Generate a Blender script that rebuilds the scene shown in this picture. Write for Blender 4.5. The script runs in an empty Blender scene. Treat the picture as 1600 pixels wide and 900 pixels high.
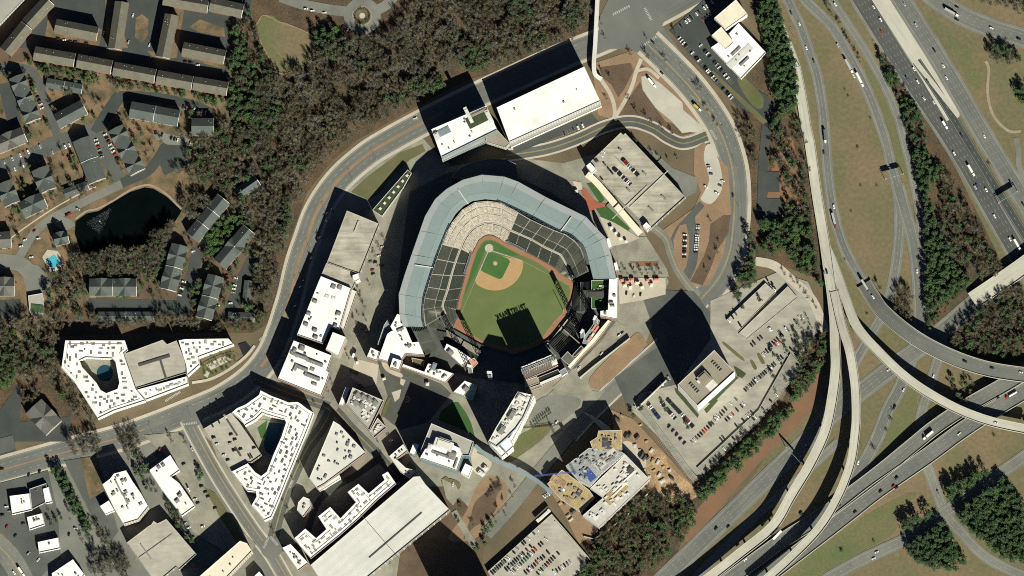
import bpy, bmesh, math, random
from mathutils import Vector, Matrix, geometry
R = random.Random(11)
C = bpy.context.scene.collection
SC = bpy.context.scene
S = 0.74                       # metres per photo pixel on the ground
# ------------------------------------------------------------------ camera
DIST = 12000.0
ZC = Vector((0.03, -0.133, 1)).normalized()
YC = (Vector((0, 1, 0)) - ZC * ZC.y).normalized()
XC = YC.cross(ZC).normalized()
CAM = ZC * DIST
cd = bpy.data.cameras.new('satellite_camera'); cam = bpy.data.objects.new('satellite_camera', cd); C.objects.link(cam)
cam.matrix_world = Matrix(((XC.x, YC.x, ZC.x, CAM.x), (XC.y, YC.y, ZC.y, CAM.y), (XC.z, YC.z, ZC.z, CAM.z), (0, 0, 0, 1)))
cd.sensor_width = 36; cd.lens = 36 * DIST / (1600 * S); cd.clip_start = 100; cd.clip_end = 60000
SC.camera = cam

def P(x, y, z=0.0):
    d = -ZC + XC * ((x - 800) * S / DIST) + YC * ((450 - y) * S / DIST)
    t = (z - CAM.z) / d.z
    return Vector((CAM.x + d.x * t, CAM.y + d.y * t, z))

def pp(s):
    return [tuple(float(v) for v in q.split(',')) for q in s.split()]

# ------------------------------------------------------------------ light
SUN = Vector((0.70, -1.44, 1.0)).normalized()
w = bpy.data.worlds.new('World'); SC.world = w; w.use_nodes = True
nt = w.node_tree
sky = nt.nodes.new('ShaderNodeTexSky'); sky.sky_type = 'NISHITA'; sky.sun_disc = False
sky.sun_elevation = math.asin(SUN.z); sky.sun_rotation = math.atan2(SUN.x, SUN.y)
sky.air_density = 0.28; sky.dust_density = 0.15; sky.ozone_density = 1.0
bg = nt.nodes['Background']; bg.inputs[1].default_value = 0.05
nt.links.new(sky.outputs[0], bg.inputs[0])
sd = bpy.data.lights.new('sun', 'SUN'); sd.energy = 5.0; sd.angle = math.radians(0.5); sd.color = (1.0, 0.97, 0.84)
so = bpy.data.objects.new('sun', sd); C.objects.link(so); so.location = SUN * 800
so.rotation_euler = SUN.to_track_quat('Z', 'Y').to_euler()
SC.view_settings.view_transform = 'Standard'; SC.view_settings.look = 'None'
SC.view_settings.gamma = 1; SC.view_settings.exposure = 0.75
SC.cycles.filter_width = 1.05; SC.cycles.use_denoising = False
SC.cycles.max_bounces = 4; SC.cycles.diffuse_bounces = 1; SC.cycles.glossy_bounces = 2; SC.cycles.transparent_max_bounces = 4

# ------------------------------------------------------------------ materials
M = {}
def mat(name, c1, c2=None, scale=0.05, rough=0.92, fine=0.9, amt=0.22, streak=None, spec=0.25, metal=0.0, th=(0.35, 0.65), lane=None):
    m = bpy.data.materials.new(name); m.use_nodes = True; n = m.node_tree.nodes; L = m.node_tree.links
    b = n['Principled BSDF']; b.inputs['Roughness'].default_value = rough; b.inputs['Metallic'].default_value = metal
    b.inputs['Specular IOR Level'].default_value = spec
    if c2 is None: c2 = tuple(v * 0.8 for v in c1)
    g = n.new('ShaderNodeNewGeometry')
    src = g.outputs['Position']
    t = n.new('ShaderNodeTexNoise'); t.inputs['Scale'].default_value = scale; t.inputs['Detail'].default_value = 7; t.inputs['Roughness'].default_value = 0.62
    L.new(src, t.inputs['Vector'])
    r = n.new('ShaderNodeValToRGB'); e = r.color_ramp.elements
    e[0].position, e[1].position = th; e[0].color = (*c1, 1); e[1].color = (*c2, 1)
    L.new(t.outputs['Fac'], r.inputs[0])
    t2 = n.new('ShaderNodeTexNoise'); t2.inputs['Scale'].default_value = fine; t2.inputs['Detail'].default_value = 4; t2.inputs['Roughness'].default_value = 0.7
    if streak:
        mp = n.new('ShaderNodeMapping'); mp.inputs['Rotation'].default_value = (0, 0, streak[0]); mp.inputs['Scale'].default_value = (streak[1], streak[2], 1)
        L.new(src, mp.inputs[0]); L.new(mp.outputs[0], t2.inputs['Vector'])
    else: L.new(src, t2.inputs['Vector'])
    if lane:
        uvn = n.new('ShaderNodeUVMap'); uvn.uv_map = 'UVMap'; mp = n.new('ShaderNodeMapping'); mp.inputs['Scale'].default_value = (lane[0], lane[1], 1)
        L.new(uvn.outputs[0], mp.inputs[0]); t2.inputs['Scale'].default_value = 1; L.new(mp.outputs[0], t2.inputs['Vector'])
    mr = n.new('ShaderNodeMapRange'); mr.inputs[1].default_value = 0.3; mr.inputs[2].default_value = 0.7
    mr.inputs[3].default_value = 1 - amt; mr.inputs[4].default_value = 1 + amt
    L.new(t2.outputs['Fac'], mr.inputs[0])
    mx = n.new('ShaderNodeMix'); mx.data_type = 'RGBA'; mx.blend_type = 'MULTIPLY'; mx.inputs[0].default_value = 1
    L.new(r.outputs[0], mx.inputs[6]); L.new(mr.outputs[0], mx.inputs[7]); L.new(mx.outputs[2], b.inputs['Base Color'])
    M[name] = m
    return m
def flat(name, c, rough=0.5, spec=0.4, metal=0.0):
    return mat(name, c, tuple(v * 0.9 for v in c), 0.2, rough, 1.5, 0.06, spec=spec, metal=metal)

def wallmat(name, wall, glass, bw=3.2, rh=3.4, mortar=0.9):
    m = bpy.data.materials.new(name); m.use_nodes = True; n = m.node_tree.nodes; L = m.node_tree.links
    b = n['Principled BSDF']
    uv = n.new('ShaderNodeUVMap'); uv.uv_map = 'UVMap'
    br = n.new('ShaderNodeTexBrick'); br.offset = 0; br.inputs['Scale'].default_value = 1
    br.inputs['Brick Width'].default_value = bw; br.inputs['Row Height'].default_value = rh; br.inputs['Mortar Size'].default_value = mortar
    br.inputs['Mortar Smooth'].default_value = 0
    br.inputs['Color1'].default_value = (*glass, 1); br.inputs['Color2'].default_value = (*[v * 1.6 for v in glass], 1); br.inputs['Mortar'].default_value = (*wall, 1)
    L.new(uv.outputs[0], br.inputs['Vector']); L.new(br.outputs['Color'], b.inputs['Base Color'])
    mr = n.new('ShaderNodeMapRange'); mr.inputs[3].default_value = 0.15; mr.inputs[4].default_value = 0.85
    L.new(br.outputs['Fac'], mr.inputs[0]); L.new(mr.outputs[0], b.inputs['Roughness'])
    M[name] = m

mat('ground', (.15, .115, .07), (.10, .082, .052), .02, amt=.3)
mat('verge', (.180, .133, .080), (.118, .116, .058), .0095, fine=.22, amt=.2, th=(.36, .62))
mat('lawn', (.085, .10, .038), (.14, .12, .065), .03, amt=.2)
mat('soil', (.262, .175, .105), (.205, .14, .087), .05, amt=.22)
mat('redsoil', (.205, .11, .062), (.16, .10, .062), .05, amt=.2)
mat('mulch', (.085, .06, .042), (.12, .085, .055), .06, amt=.3)
mat('litter', (.115, .072, .042), (.052, .046, .028), .05, fine=.5, amt=.5)
mat('yard', (.185, .125, .072), (.085, .075, .042), .045, amt=.35, th=(.42, .6))
mat('verge_green', (.098, .122, .050), (.140, .126, .064), .03, fine=.35, amt=.2)
mat('asphalt', (.100, .107, .095), (.070, .077, .070), .03, amt=.16)
mat('asphalt_dark', (.042, .05, .047), (.058, .065, .060), .04, amt=.15)
mat('asphalt_light', (.185, .187, .162), (.132, .136, .118), .03, amt=.16)
mat('asphalt_road', (.115, .121, .108), (.15, .153, .135), .02, amt=.2, lane=(.55, .012))
mat('asphalt_motor', (.068, .072, .068), (.084, .087, .08), .02, amt=.22, lane=(.55, .012))
mat('concrete_lane', (.465, .45, .372), (.385, .375, .312), .03, amt=.14, lane=(.5, .02))
mat('concrete', (.45, .435, .36), (.365, .355, .295), .04, amt=.1)
mat('concrete_deck', (.40, .375, .315), (.31, .29, .24), .05, fine=.4, amt=.13, streak=(-.6, .1, .6))
mat('deck_strip', (.265, .26, .212), (.185, .183, .15), .06, fine=.3, amt=.2, streak=(-.72, .3, .8))
mat('deck_stained', (.40, .375, .305), (.26, .245, .195), .06, fine=.3, amt=.28, streak=(-.72, .08, .8))
mat('paving', (.275, .265, .207), (.175, .172, .138), .05, amt=.2)
mat('lot_pave', (.335, .32, .262), (.245, .235, .192), .035, fine=.3, amt=.16, streak=(-.75, .1, .5))
mat('trackdirt', (.30, .25, .175), (.24, .20, .14), .1)
mat('paving_light', (.45, .41, .325), (.38, .34, .27), .06, amt=.12)
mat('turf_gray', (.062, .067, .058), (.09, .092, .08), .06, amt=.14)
mat('turf', (.035, .085, .022), (.045, .10, .028), .1, amt=.12)
mat('outfield', (.122, .148, .055), (.095, .13, .045), .035, fine=.12, amt=.10, streak=(.5, .25, .25), th=(.3, .7))
mat('infield', (.042, .11, .030), (.06, .125, .035), .08, amt=.1)
mat('spoil', (.43, .30, .17), (.22, .15, .085), .09, fine=.5, amt=.35)
mat('clay', (.40, .262, .125), (.36, .235, .112), .1, amt=.08)
mat('track', (.30, .155, .09), (.26, .135, .08), .08, amt=.1)
mat('rubber_red', (.33, .105, .06), (.26, .09, .055), .1, amt=.1)
mat('water', (.0012, .003, .003), (.002, .0045, .004), .05, rough=.2, spec=.06, amt=.1)
mat('pool_dark', (.02, .06, .10), (.015, .05, .08), .2, rough=.2, spec=.3)
mat('pool', (.05, .33, .42), (.07, .40, .48), .3, rough=.12, amt=.08)
mat('paint', (.42, .415, .38), (.27, .27, .25), .3, amt=.25)
mat('paint_yellow', (.5, .36, .08), (.4, .3, .1), .1, amt=.2)
mat('roof_white', (.80, .79, .745), (.60, .59, .55), .045, fine=.6, amt=.09, th=(.45, .8))
mat('roof_offwhite', (.60, .595, .545), (.50, .497, .455), .04, amt=.09)
mat('roof_cream', (.70, .64, .50), (.62, .565, .44), .05, amt=.1)
mat('roof_gray', (.34, .33, .29), (.28, .27, .24), .06, amt=.15)
mat('roof_tan', (.28, .25, .19), (.23, .205, .16), .07, amt=.14)
mat('roof_dark', (.06, .062, .058), (.08, .08, .074), .06, amt=.2)
mat('roof_blue', (.20, .25, .27), (.165, .21, .23), .04, amt=.08)
mat('canopy_blue', (.218, .275, .27), (.192, .25, .248), .035, fine=.35, amt=.07)
mat('canopy_pale', (.31, .335, .33), (.27, .30, .298), .035, fine=.35, amt=.06)
mat('shingle_brown', (.126, .121, .09), (.098, .094, .071), .12, fine=1.2, amt=.16)
mat('shingle_green', (.083, .095, .086), (.066, .078, .072), .12, fine=1.2, amt=.16)
mat('shingle_grey', (.12, .12, .105), (.095, .096, .086), .12, fine=1.2, amt=.16)
mat('trim', (.7, .68, .62), amt=.08)
mat('unit', (.17, .168, .155), (.25, .245, .225), .3, amt=.25)
mat('unit_white', (.62, .60, .55), (.5, .49, .45), .3, amt=.15)
mat('brickwall', (.20, .10, .065), (.16, .08, .055), .2)
mat('steel_dark', (.06, .085, .11), (.045, .065, .085), .2, rough=.5)
mat('steel', (.35, .36, .36), (.28, .29, .29), .2, rough=.5)
mat('glass', (.10, .20, .23), (.07, .15, .18), .1, rough=.15, spec=.6, amt=.1)
mat('seat_dark', (.048, .056, .044), (.036, .044, .035), .15, fine=.6, amt=.22)
mat('seat_grey', (.075, .079, .062), (.055, .059, .048), .15, fine=.7, amt=.3)
mat('seat_shaded', (.013, .016, .016), (.02, .023, .022), .2, amt=.2)  # right-field seats, deep shade painted in as near-black
mat('seat_cream', (.50, .455, .37), (.36, .325, .265), .3, fine=.55, amt=.42)
mat('bowl', (.31, .295, .24), (.25, .24, .195), .1, amt=.12)
mat('brown_roof', (.16, .125, .105), (.13, .105, .09), .08, amt=.12)
mat('black', (.02, .021, .022), (.014, .015, .016), .1, amt=.2)
mat('red', (.45, .09, .05), amt=.1)
mat('pink', (.55, .26, .19), (.45, .2, .15), .4, amt=.2)
mat('plywood', (.40, .31, .155), (.27, .21, .12), .12, fine=.6, amt=.35)
mat('slab_blue', (.34, .355, .34), (.24, .255, .25), .09, fine=.6, amt=.35)
mat('slab', (.48, .47, .42), (.40, .39, .35), .06, fine=.4, amt=.16)
mat('crane_blue', (.05, .09, .28), amt=.1)
mat('bark', (.10, .078, .055), (.075, .06, .045), .5)
mat('twig', (.150, .136, .084), (.075, .071, .044), .03, fine=.12, amt=.4)
mat('twig_grey', (.16, .158, .122), (.09, .09, .068), .03, fine=.12, amt=.35)
mat('pine', (.040, .080, .034), (.060, .100, .040), .06, fine=.3, amt=.45)
mat('pine_bright', (.055, .115, .036), (.072, .125, .040), .08, fine=.3, amt=.4)
mat('shrub', (.035, .055, .022), (.05, .06, .03), .3, amt=.35)
mat('spray', (.13, .165, .17), (.09, .12, .125), .3)
flat('tyre', (.02, .02, .02), .8)
flat('carglass', (.02, .025, .03), .08, .6)
CARCOL = dict(w=('white', (.78, .77, .74)), s=('silver', (.40, .41, .41)), k=('black', (.018, .019, .021)), g=('grey', (.13, .135, .14)), r=('red', (.38, .03, .02)),
              b=('blue', (.035, .06, .19)), n=('green', (.03, .10, .07)), y=('yellow', (.62, .40, .05)), o=('orange', (.5, .16, .03)))
for k_, (nm_, c_) in CARCOL.items(): flat('car_' + nm_, c_, .3, .5)
wallmat('wall_white', (.70, .68, .62), (.07, .08, .09))
wallmat('wall_brick', (.20, .11, .08), (.05, .055, .06))
wallmat('wall_tan', (.40, .34, .26), (.06, .065, .07))
wallmat('wall_grey', (.36, .355, .33), (.06, .065, .07))
wallmat('wall_deck', (.40, .375, .315), (.03, .03, .03), 9, 3.2, .55)
wallmat('wall_glass', (.13, .19, .20), (.06, .11, .13), 1.6, 3.6, .18)
wallmat('wall_tower', (.80, .78, .73), (.62, .61, .58), 400, 3.6, .9)
wallmat('wall_siding', (.30, .27, .22), (.07, .07, .07))

# ------------------------------------------------------------------ mesh helpers
def wl(o):
    v = Vector((0, 0, 0))
    while o: v += o.location; o = o.parent
    return v
def obj(name, V, F, mats, parent=None, mi=None, smooth=False, loc=None, uv=None):
    """one mesh object; V in world metres"""
    off = wl(parent) if parent else Vector((0, 0, 0))
    o_loc = Vector((0, 0, 0))
    if not parent and loc is not None: o_loc = Vector(loc); off = o_loc
    me = bpy.data.meshes.new(name)
    me.from_pydata([(v[0] - off.x, v[1] - off.y, v[2] - off.z) for v in V], [], F)
    if isinstance(mats, str): mats = [mats]
    for m in mats: me.materials.append(M[m])
    if mi: me.polygons.foreach_set('material_index', mi)
    if uv:
        ul = me.uv_layers.new(name='UVMap'); flat_uv = [c for q in uv for c in q]; ul.data.foreach_set('uv', flat_uv)
    if smooth: me.polygons.foreach_set('use_smooth', [True] * len(me.polygons))
    me.update()
    o = bpy.data.objects.new(name, me); C.objects.link(o); o.parent = parent; o.location = o_loc
    return o
def thing(name, label, cat, loc, group=None):
    o = bpy.data.objects.new(name, None); C.objects.link(o); o.location = loc; o.empty_display_size = 2
    return tag(o, label, cat, group)
def tag(o, label, cat, group=None):
    o['label'] = label; o['category'] = cat
    if group: o['group'] = group
    return o
def struct(o, kind='structure'):
    o['kind'] = kind; return o

class MB:
    def __init__(s): s.V = []; s.F = []; s.mi = []
    def face(s, pts, m=0):
        n = len(s.V); s.V += [tuple(p) for p in pts]; s.F.append(tuple(range(n, n + len(pts)))); s.mi.append(m)
    def box(s, c, sx, sy, sz, ang=0, m=0, taper=1.0):
        """box standing on c (base centre)"""
        ca, sa = math.cos(ang), math.sin(ang); n = len(s.V)
        for k, z in ((1, 0), (taper, sz)):
            for a, b in ((-1, -1), (1, -1), (1, 1), (-1, 1)):
                x, y = a * sx / 2 * k, b * sy / 2 * k
                s.V.append((c[0] + x * ca - y * sa, c[1] + x * sa + y * ca, c[2] + z))
        for f in ((3, 2, 1, 0), (4, 5, 6, 7), (0, 1, 5, 4), (1, 2, 6, 5), (2, 3, 7, 6), (3, 0, 4, 7)):
            s.F.append(tuple(n + i for i in f)); s.mi.append(m)
    def bar(s, a, b, r, m=0, sides=4, r2=None):
        a = Vector(a); b = Vector(b); d = (b - a).normalized(); r2 = r if r2 is None else r2
        u = d.cross(Vector((0, 0, 1)));  u = Vector((1, 0, 0)) if u.length < 1e-3 else u.normalized(); v = d.cross(u); n = len(s.V)
        for p, q in ((a, r), (b, r2)):
            for i in range(sides):
                t = 2 * math.pi * (i + .5) / sides; s.V.append(tuple(p + (u * math.cos(t) + v * math.sin(t)) * q))
        for i in range(sides):
            j = (i + 1) % sides; s.F.append((n + i, n + j, n + sides + j, n + sides + i)); s.mi.append(m)
        s.F.append(tuple(n + i for i in reversed(range(sides)))); s.mi.append(m)
        s.F.append(tuple(n + sides + i for i in range(sides))); s.mi.append(m)
    def build(s, name, mats, parent=None, loc=None, smooth=False):
        return obj(name, s.V, s.F, mats, parent, s.mi, smooth, loc)

def area(p): return sum(p[i][0] * p[(i + 1) % len(p)][1] - p[(i + 1) % len(p)][0] * p[i][1] for i in range(len(p))) / 2
def tess(loops):
    """triangles for outer + holes (lists of Vector), all facing up"""
    tri = geometry.tessellate_polygon([[Vector((q[0], q[1], 0)) for q in l] for l in loops])
    fl = [q for l in loops for q in l]; out = []
    for t in tri:
        a, b, c = (fl[i] for i in t)
        if (b[0] - a[0]) * (c[1] - a[1]) - (b[1] - a[1]) * (c[0] - a[0]) < 0: t = (t[0], t[2], t[1])
        out.append(tuple(t))
    return fl, out
def inset(loop, d):
    n = len(loop); A = area(loop); sgn = 1 if A > 0 else -1; out = []
    for i in range(n):
        p0, p, p1 = (Vector((q[0], q[1])) for q in (loop[i - 1], loop[i], loop[(i + 1) % n]))
        e0 = (p - p0); e1 = (p1 - p)
        e0 = e0.normalized() if e0.length > 1e-6 else Vector((1, 0)); e1 = e1.normalized() if e1.length > 1e-6 else e0
        n0 = Vector((-e0.y, e0.x)) * sgn; n1 = Vector((-e1.y, e1.x)) * sgn
        b = (n0 + n1); k = b.length
        b = n0 if k < .3 else b / k
        q = p + b * min(d / max(b.dot(n0), .4), d * 2.2); out.append((q.x, q.y))
    return out
def inpoly(x, y, p):
    r = False; j = len(p) - 1
    for i in range(len(p)):
        xi, yi = p[i]; xj, yj = p[j]
        if (yi > y) != (yj > y) and x < (xj - xi) * (y - yi) / (yj - yi) + xi: r = not r
        j = i
    return r
def bbox(p): return min(q[0] for q in p), min(q[1] for q in p), max(q[0] for q in p), max(q[1] for q in p)

# ------------------------------------------------------------------ ground sheets (painted in order, each a little above the last)
SHEETS = []; HARD = []; LAYER = [0.02]
def gz(x, y):
    z = 0.0
    for p, bb, zz in SHEETS:
        if zz > z and bb[0] <= x <= bb[2] and bb[1] <= y <= bb[3] and inpoly(x, y, p): z = zz
    return z
def hard(x, y):
    for p, bb in HARD:
        if bb[0] <= x <= bb[2] and bb[1] <= y <= bb[3] and inpoly(x, y, p): return True
    return False
def smooth(pts, closed=False, n=6):
    out = []; N = len(pts); D_ = len(pts[0])
    rng = range(N if closed else N - 1)
    for i in rng:
        p0 = pts[i - 1] if (closed or i > 0) else pts[i]; p1 = pts[i]; p2 = pts[(i + 1) % N]
        p3 = pts[(i + 2) % N] if (closed or i + 2 < N) else p2
        for k in range(n):
            t = k / n
            out.append(tuple(.5 * (2 * p1[d] + (p2[d] - p0[d]) * t + (2 * p0[d] - 5 * p1[d] + 4 * p2[d] - p3[d]) * t * t + (3 * p1[d] - p0[d] - 3 * p2[d] + p3[d]) * t ** 3) for d in range(D_)))
    if not closed: out.append(tuple(pts[-1]))
    return out
def sheet(name, polys, m, hd=False, sm=False, kind='structure', low=None):
    V = []; F = []
    z = LAYER[0]
    if low is not None: z = low
    else: LAYER[0] += 0.006 + .003 * (len(polys) - 1)
    for q in polys:
        if isinstance(q, str): q = pp(q)
        if sm: q = smooth(q, True, 4)
        if V: z += .003
        SHEETS.append((q, bbox(q), z))
        if hd: HARD.append((q, bbox(q)))
        fl, tr = tess([[P(a, b, z) for a, b in q]])
        n = len(V); V += [(v[0], v[1], z) for v in fl]; F += [tuple(n + i for i in t) for t in tr]
    return struct(obj(name, V, F, m), kind)
def side(pts, d):
    """offset a px polyline sideways by d px"""
    out = []
    for i, p in enumerate(pts):
        a = pts[max(i - 1, 0)]; b = pts[min(i + 1, len(pts) - 1)]
        dx, dy = b[0] - a[0], b[1] - a[1]; l = math.hypot(dx, dy) or 1
        out.append((p[0] - dy / l * d, p[1] + dx / l * d) + tuple(p[2:]))
    return out
ROADS = []      # (pts with z) for orienting vehicles
MARK = {'paint': MB(), 'paint_yellow': MB()}
def strip(mk, pts, wd, z, dash=None):
    """painted line along px polyline, wd in px"""
    mb = MARK[mk]; a = side(pts, -wd / 2); b = side(pts, wd / 2); acc = 0
    zz = lambda p: (p[2] if len(p) > 2 else 0) + z
    for i in range(len(pts) - 1):
        seg = math.hypot(pts[i + 1][0] - pts[i][0], pts[i + 1][1] - pts[i][1])
        if dash:
            n = max(1, int(seg / 1.5))
            for k in range(n):
                t0, t1 = k / n, (k + 1) / n
                if (acc + seg * t0) % (dash[0] + dash[1]) < dash[0]:
                    f = lambda p, q, t: tuple(p[d] + (q[d] - p[d]) * t for d in range(len(p)))
                    q = [f(a[i], a[i + 1], t0), f(b[i], b[i + 1], t0), f(b[i], b[i + 1], t1), f(a[i], a[i + 1], t1)]
                    mb.face([P(v[0], v[1], zz(v)) for v in q])
            acc += seg
        else:
            q = [a[i], b[i], b[i + 1], a[i + 1]]; mb.face([P(v[0], v[1], zz(v)) for v in q])
def ribbon_uv(name, pts, wd, m, dz, parent=None):
    a = side(pts, -wd / 2); b = side(pts, wd / 2); V = []; F = []; uv = []; acc = 0
    for i in range(len(pts) - 1):
        q = [a[i], b[i], b[i + 1], a[i + 1]]; w_ = [P(p[0], p[1], (p[2] if len(p) > 2 else 0) + dz) for p in q]; L0 = ((w_[3] - w_[0]).length + (w_[2] - w_[1]).length) / 2
        n = len(V); V += w_; F.append((n, n + 3, n + 2, n + 1) if False else (n, n + 1, n + 2, n + 3)); W_ = wd * S; uv += [(0, acc), (W_, acc), (W_, acc + L0), (0, acc + L0)]; acc += L0
    return obj(name, V, F, m, parent, uv=uv)
def road(name, pts, wd, m='asphalt', lanes=0, edge=False, yellow=False, walk=0, n=6, shoulder=0):
    pts = smooth(pp(pts) if isinstance(pts, str) else pts, n=n)
    if walk:
        w2 = wd / 2 + walk
        sheet('pavement', [side(pts, w2) + side(pts, -w2)[::-1]], 'paving_light', True)
    pl = side(pts, wd / 2) + side(pts, -wd / 2)[::-1]
    sheet(name, [pl], 'asphalt_light' if shoulder else m, True)
    if m in ('asphalt_road', 'asphalt_motor', 'concrete_lane'): struct(ribbon_uv('travel_lanes', pts, wd - 2 * shoulder - .2, m, LAYER[0])); LAYER[0] += .006
    elif shoulder: sheet('travel_lanes', [side(pts, wd / 2 - shoulder) + side(pts, -wd / 2 + shoulder)[::-1]], m)
    z = LAYER[0] - 0.006 + .004
    ROADS.append([(p[0], p[1], z) for p in pts])
    if edge:
        for s_ in (1, -1): strip('paint', side(pts, s_ * (wd / 2 - max(1.6, shoulder))), .3, z)
    for k in range(1, lanes):
        sh = max(1.6, shoulder); d = -wd / 2 + sh + k * (wd - 2 * sh) / lanes
        if yellow and k == lanes // 2: strip('paint_yellow', side(pts, d - .5), .4, z); strip('paint_yellow', side(pts, d + .5), .3, z)
        else: strip('paint', side(pts, d), .3, z, (4, 8))
    LAYER[0] += .004
# ================================================================== GROUND
g = obj('ground', [(-4000, -4000, 0), (4000, -4000, 0), (4000, 4000, 0), (-4000, 4000, 0)], [(0, 1, 2, 3)], 'ground'); struct(g)
sheet('ground_verge', ["1185,-60 1700,-60 1700,960 1000,960 1060,880 1180,740 1290,560 1295,450 1260,330"], 'verge')
sheet('woodland_floor', ["355,-40 940,-40 918,60 860,90 730,125 655,165 560,218 520,250 480,300 455,370 440,430 428,500 395,520 300,520 90,525 95,580 120,640 145,665 0,680 -20,600 -20,480 60,470 130,470 300,470 380,480 380,400 330,360 290,300 310,230 370,190",
   "1150,160 1200,30 1215,60 1245,180 1262,260 1280,380 1290,440 1180,400 1165,300", "1415,215 1470,215 1560,400 1450,520 1440,440",
   "1440,470 1500,440 1620,480 1620,560 1560,570 1470,530", "1385,90 1420,110 1490,220 1470,260 1415,200", "1010,960 920,960 905,850 990,770 1075,745 1090,790 1060,860",
   "1085,780 1180,700 1270,540 1290,520 1293,560 1230,640 1150,730 1075,820"], 'litter')
sheet('bank', ["1297,450 1292,560 1270,640 1180,730 1075,850 1060,830 1150,725 1230,640 1280,560 1286,500", "1195,330 1205,270 1222,200 1240,220 1266,380 1270,420 1262,380"], 'redsoil')
sheet('yard', ["-20,100 40,88 70,100 360,150 345,170 300,230 330,260 290,330 250,400 200,440 -20,560"], 'yard')
sheet('yard', ["-20,-20 395,-20 395,30 362,70 358,148 60,95 -20,100", "150,440 250,390 300,350 400,380 400,500 150,500"], 'mulch')
sheet('parking_lot', ["25,75 60,30 95,-10 395,-10 388,30 362,45 357,130 200,100 48,76"], 'asphalt_dark', True)
sheet('lawn', ["75,30 160,46 155,72 70,58", "212,28 222,22 232,30 231,55 222,68 211,58", "165,-5 178,-5 200,75 165,72", "296,42 312,30 350,44 352,58 310,50", "230,80 245,95 276,90 290,0 276,0 262,60 250,80", "280,88 352,100 358,85 350,108"], 'yard')
sheet('lawn', ["72,63 90,68 150,76 148,72 74,60"], 'mulch')
LAYER[0] = .10
# -------- residential lanes and lots on the left
for a in (("-10,108 30,106 50,112 62,132 72,160 85,198 92,222", 13, 'asphalt'), ("92,222 60,238 30,252 -10,264", 24, 'asphalt'), ("92,222 130,211 155,200", 24, 'asphalt'),
          ("150,208 165,182 188,148", 20, 'asphalt_dark'), ("186,150 240,152 300,164 332,178", 15, 'asphalt_dark'), ("150,208 160,232 175,260 190,286", 22, 'asphalt'),
          ("190,288 150,306 110,326 75,345 52,366 36,392 20,420", 13, 'asphalt_light'), ("190,286 230,268 248,246 262,226 288,222", 15, 'asphalt_dark'), ("250,258 270,250 290,240", 34, 'asphalt_dark'),
          ("8,130 15,160 24,196", 22, 'asphalt_dark'), ("318,380 308,400 300,430 285,470 275,496", 18, 'asphalt_dark'), ("398,400 376,440 366,470 352,500", 17, 'asphalt_dark'), ("138,476 300,480", 20, 'asphalt_dark'), ("-10,485 32,484", 32, 'asphalt_dark'), ("-10,408 30,412 50,430", 24, 'asphalt_light')):
    road('lane', a[0], a[1], a[2])
sheet('parking_lot', ["245,205 300,218 302,228 262,226 236,214", "30,408 60,415 82,440 70,462 42,458", "86,335 110,342 118,352 100,362 84,350"], 'asphalt_light', True)
sheet('parking_lot', ["0,640 30,600 35,620 30,660 110,650 112,690 0,690", "-10,680 20,675 25,705 -10,715"], 'asphalt_dark', True)
sheet('path', [side(smooth(pp("118,342 135,330 152,326 176,314 205,296 228,289 242,292 262,305 284,328")), 1.6) + side(smooth(pp("118,342 135,330 152,326 176,314 205,296 228,289 242,292 262,305 284,328")), -1.6)[::-1]], 'trackdirt')
sheet('path', [side(smooth(pp("8,380 30,362 80,328 130,300 150,292")), 1) + side(smooth(pp("8,380 30,362 80,328 130,300 150,292")), -1)[::-1]], 'paving_light')
sheet('lake', ["118,346 135,334 154,330 176,316 204,300 226,293 240,295 260,307 284,329 274,346 240,362 222,388 178,386 130,400 117,366"], 'water', True)
sheet('pool_deck', ["66,402 74,390 90,392 101,410 88,424 78,424"], 'paving_light', True)
sheet('swimming_pool', ["71,406 85,397 94.5,410.5 83.5,421"], 'pool', True)
# -------- small ball field and roundabout at the top
sheet('grass_field', ["402,45 408,28 425,24 440,36 468,45 486,58 498,78 492,90 465,106 450,112 430,108 412,78"], 'verge_green', True, True)
sheet('worn_turf', ["428,42 442,34 474,50 494,74 480,92 455,100 434,84 424,62"], 'verge', True, True)
sheet('path', [side(smooth(pp("400,40 412,24 436,34 470,46 492,60 500,80 488,96 455,112 432,110 400,50")), 1) + side(smooth(pp("400,40 412,24 436,34 470,46 492,60 500,80 488,96 455,112 432,110 400,50")), -1)[::-1]], 'soil')
road('lane', "438,-5 470,6 510,14 540,18 566,24 600,10 615,-5", 16, 'asphalt_light')
circ = lambda x, y, r, n=28: [(x + r * math.cos(6.2832 * i / n), y + r * math.sin(6.2832 * i / n)) for i in range(n)]
sheet('roundabout', [circ(566, 25, 29)], 'asphalt_light', True)
sheet('roundabout_island', [circ(566, 25, 16)], 'paving')
sheet('roundabout_planting', [circ(566, 25, 13)], 'yard'); sheet('roundabout_disc', [circ(566, 24.5, 4.5)], 'concrete')
LAYER[0] = .10
# -------- district paving
sheet('plaza', ["400,600 440,520 470,450 500,330 545,280 590,250 660,215 700,260 800,245 880,255 950,235 1010,370 1045,440 1000,560 930,650 830,760 760,830 740,960 430,960 330,690 300,665 350,630"], 'paving')
sheet('lot', ["-20,745 90,715 125,690 285,662 310,690 440,900 440,960 -20,960"], 'asphalt_light')
sheet('lawn', ["640,760 620,900 745,960 760,820 700,760"], 'mulch')
sheet('lawn', ["548,300 575,275 625,238 660,225 665,236 640,250 615,275 590,305 575,312"], 'lawn')
sheet('bank', ["700,840 728,800 742,765 758,745 775,745 792,758 790,790 770,815 745,840 722,846"], 'soil', False, True)
sheet('mulch_bed', ["724,843 735,810 742,785 760,768 772,750 785,758 776,775 775,796 760,812 738,826"], 'mulch', False, True)
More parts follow.
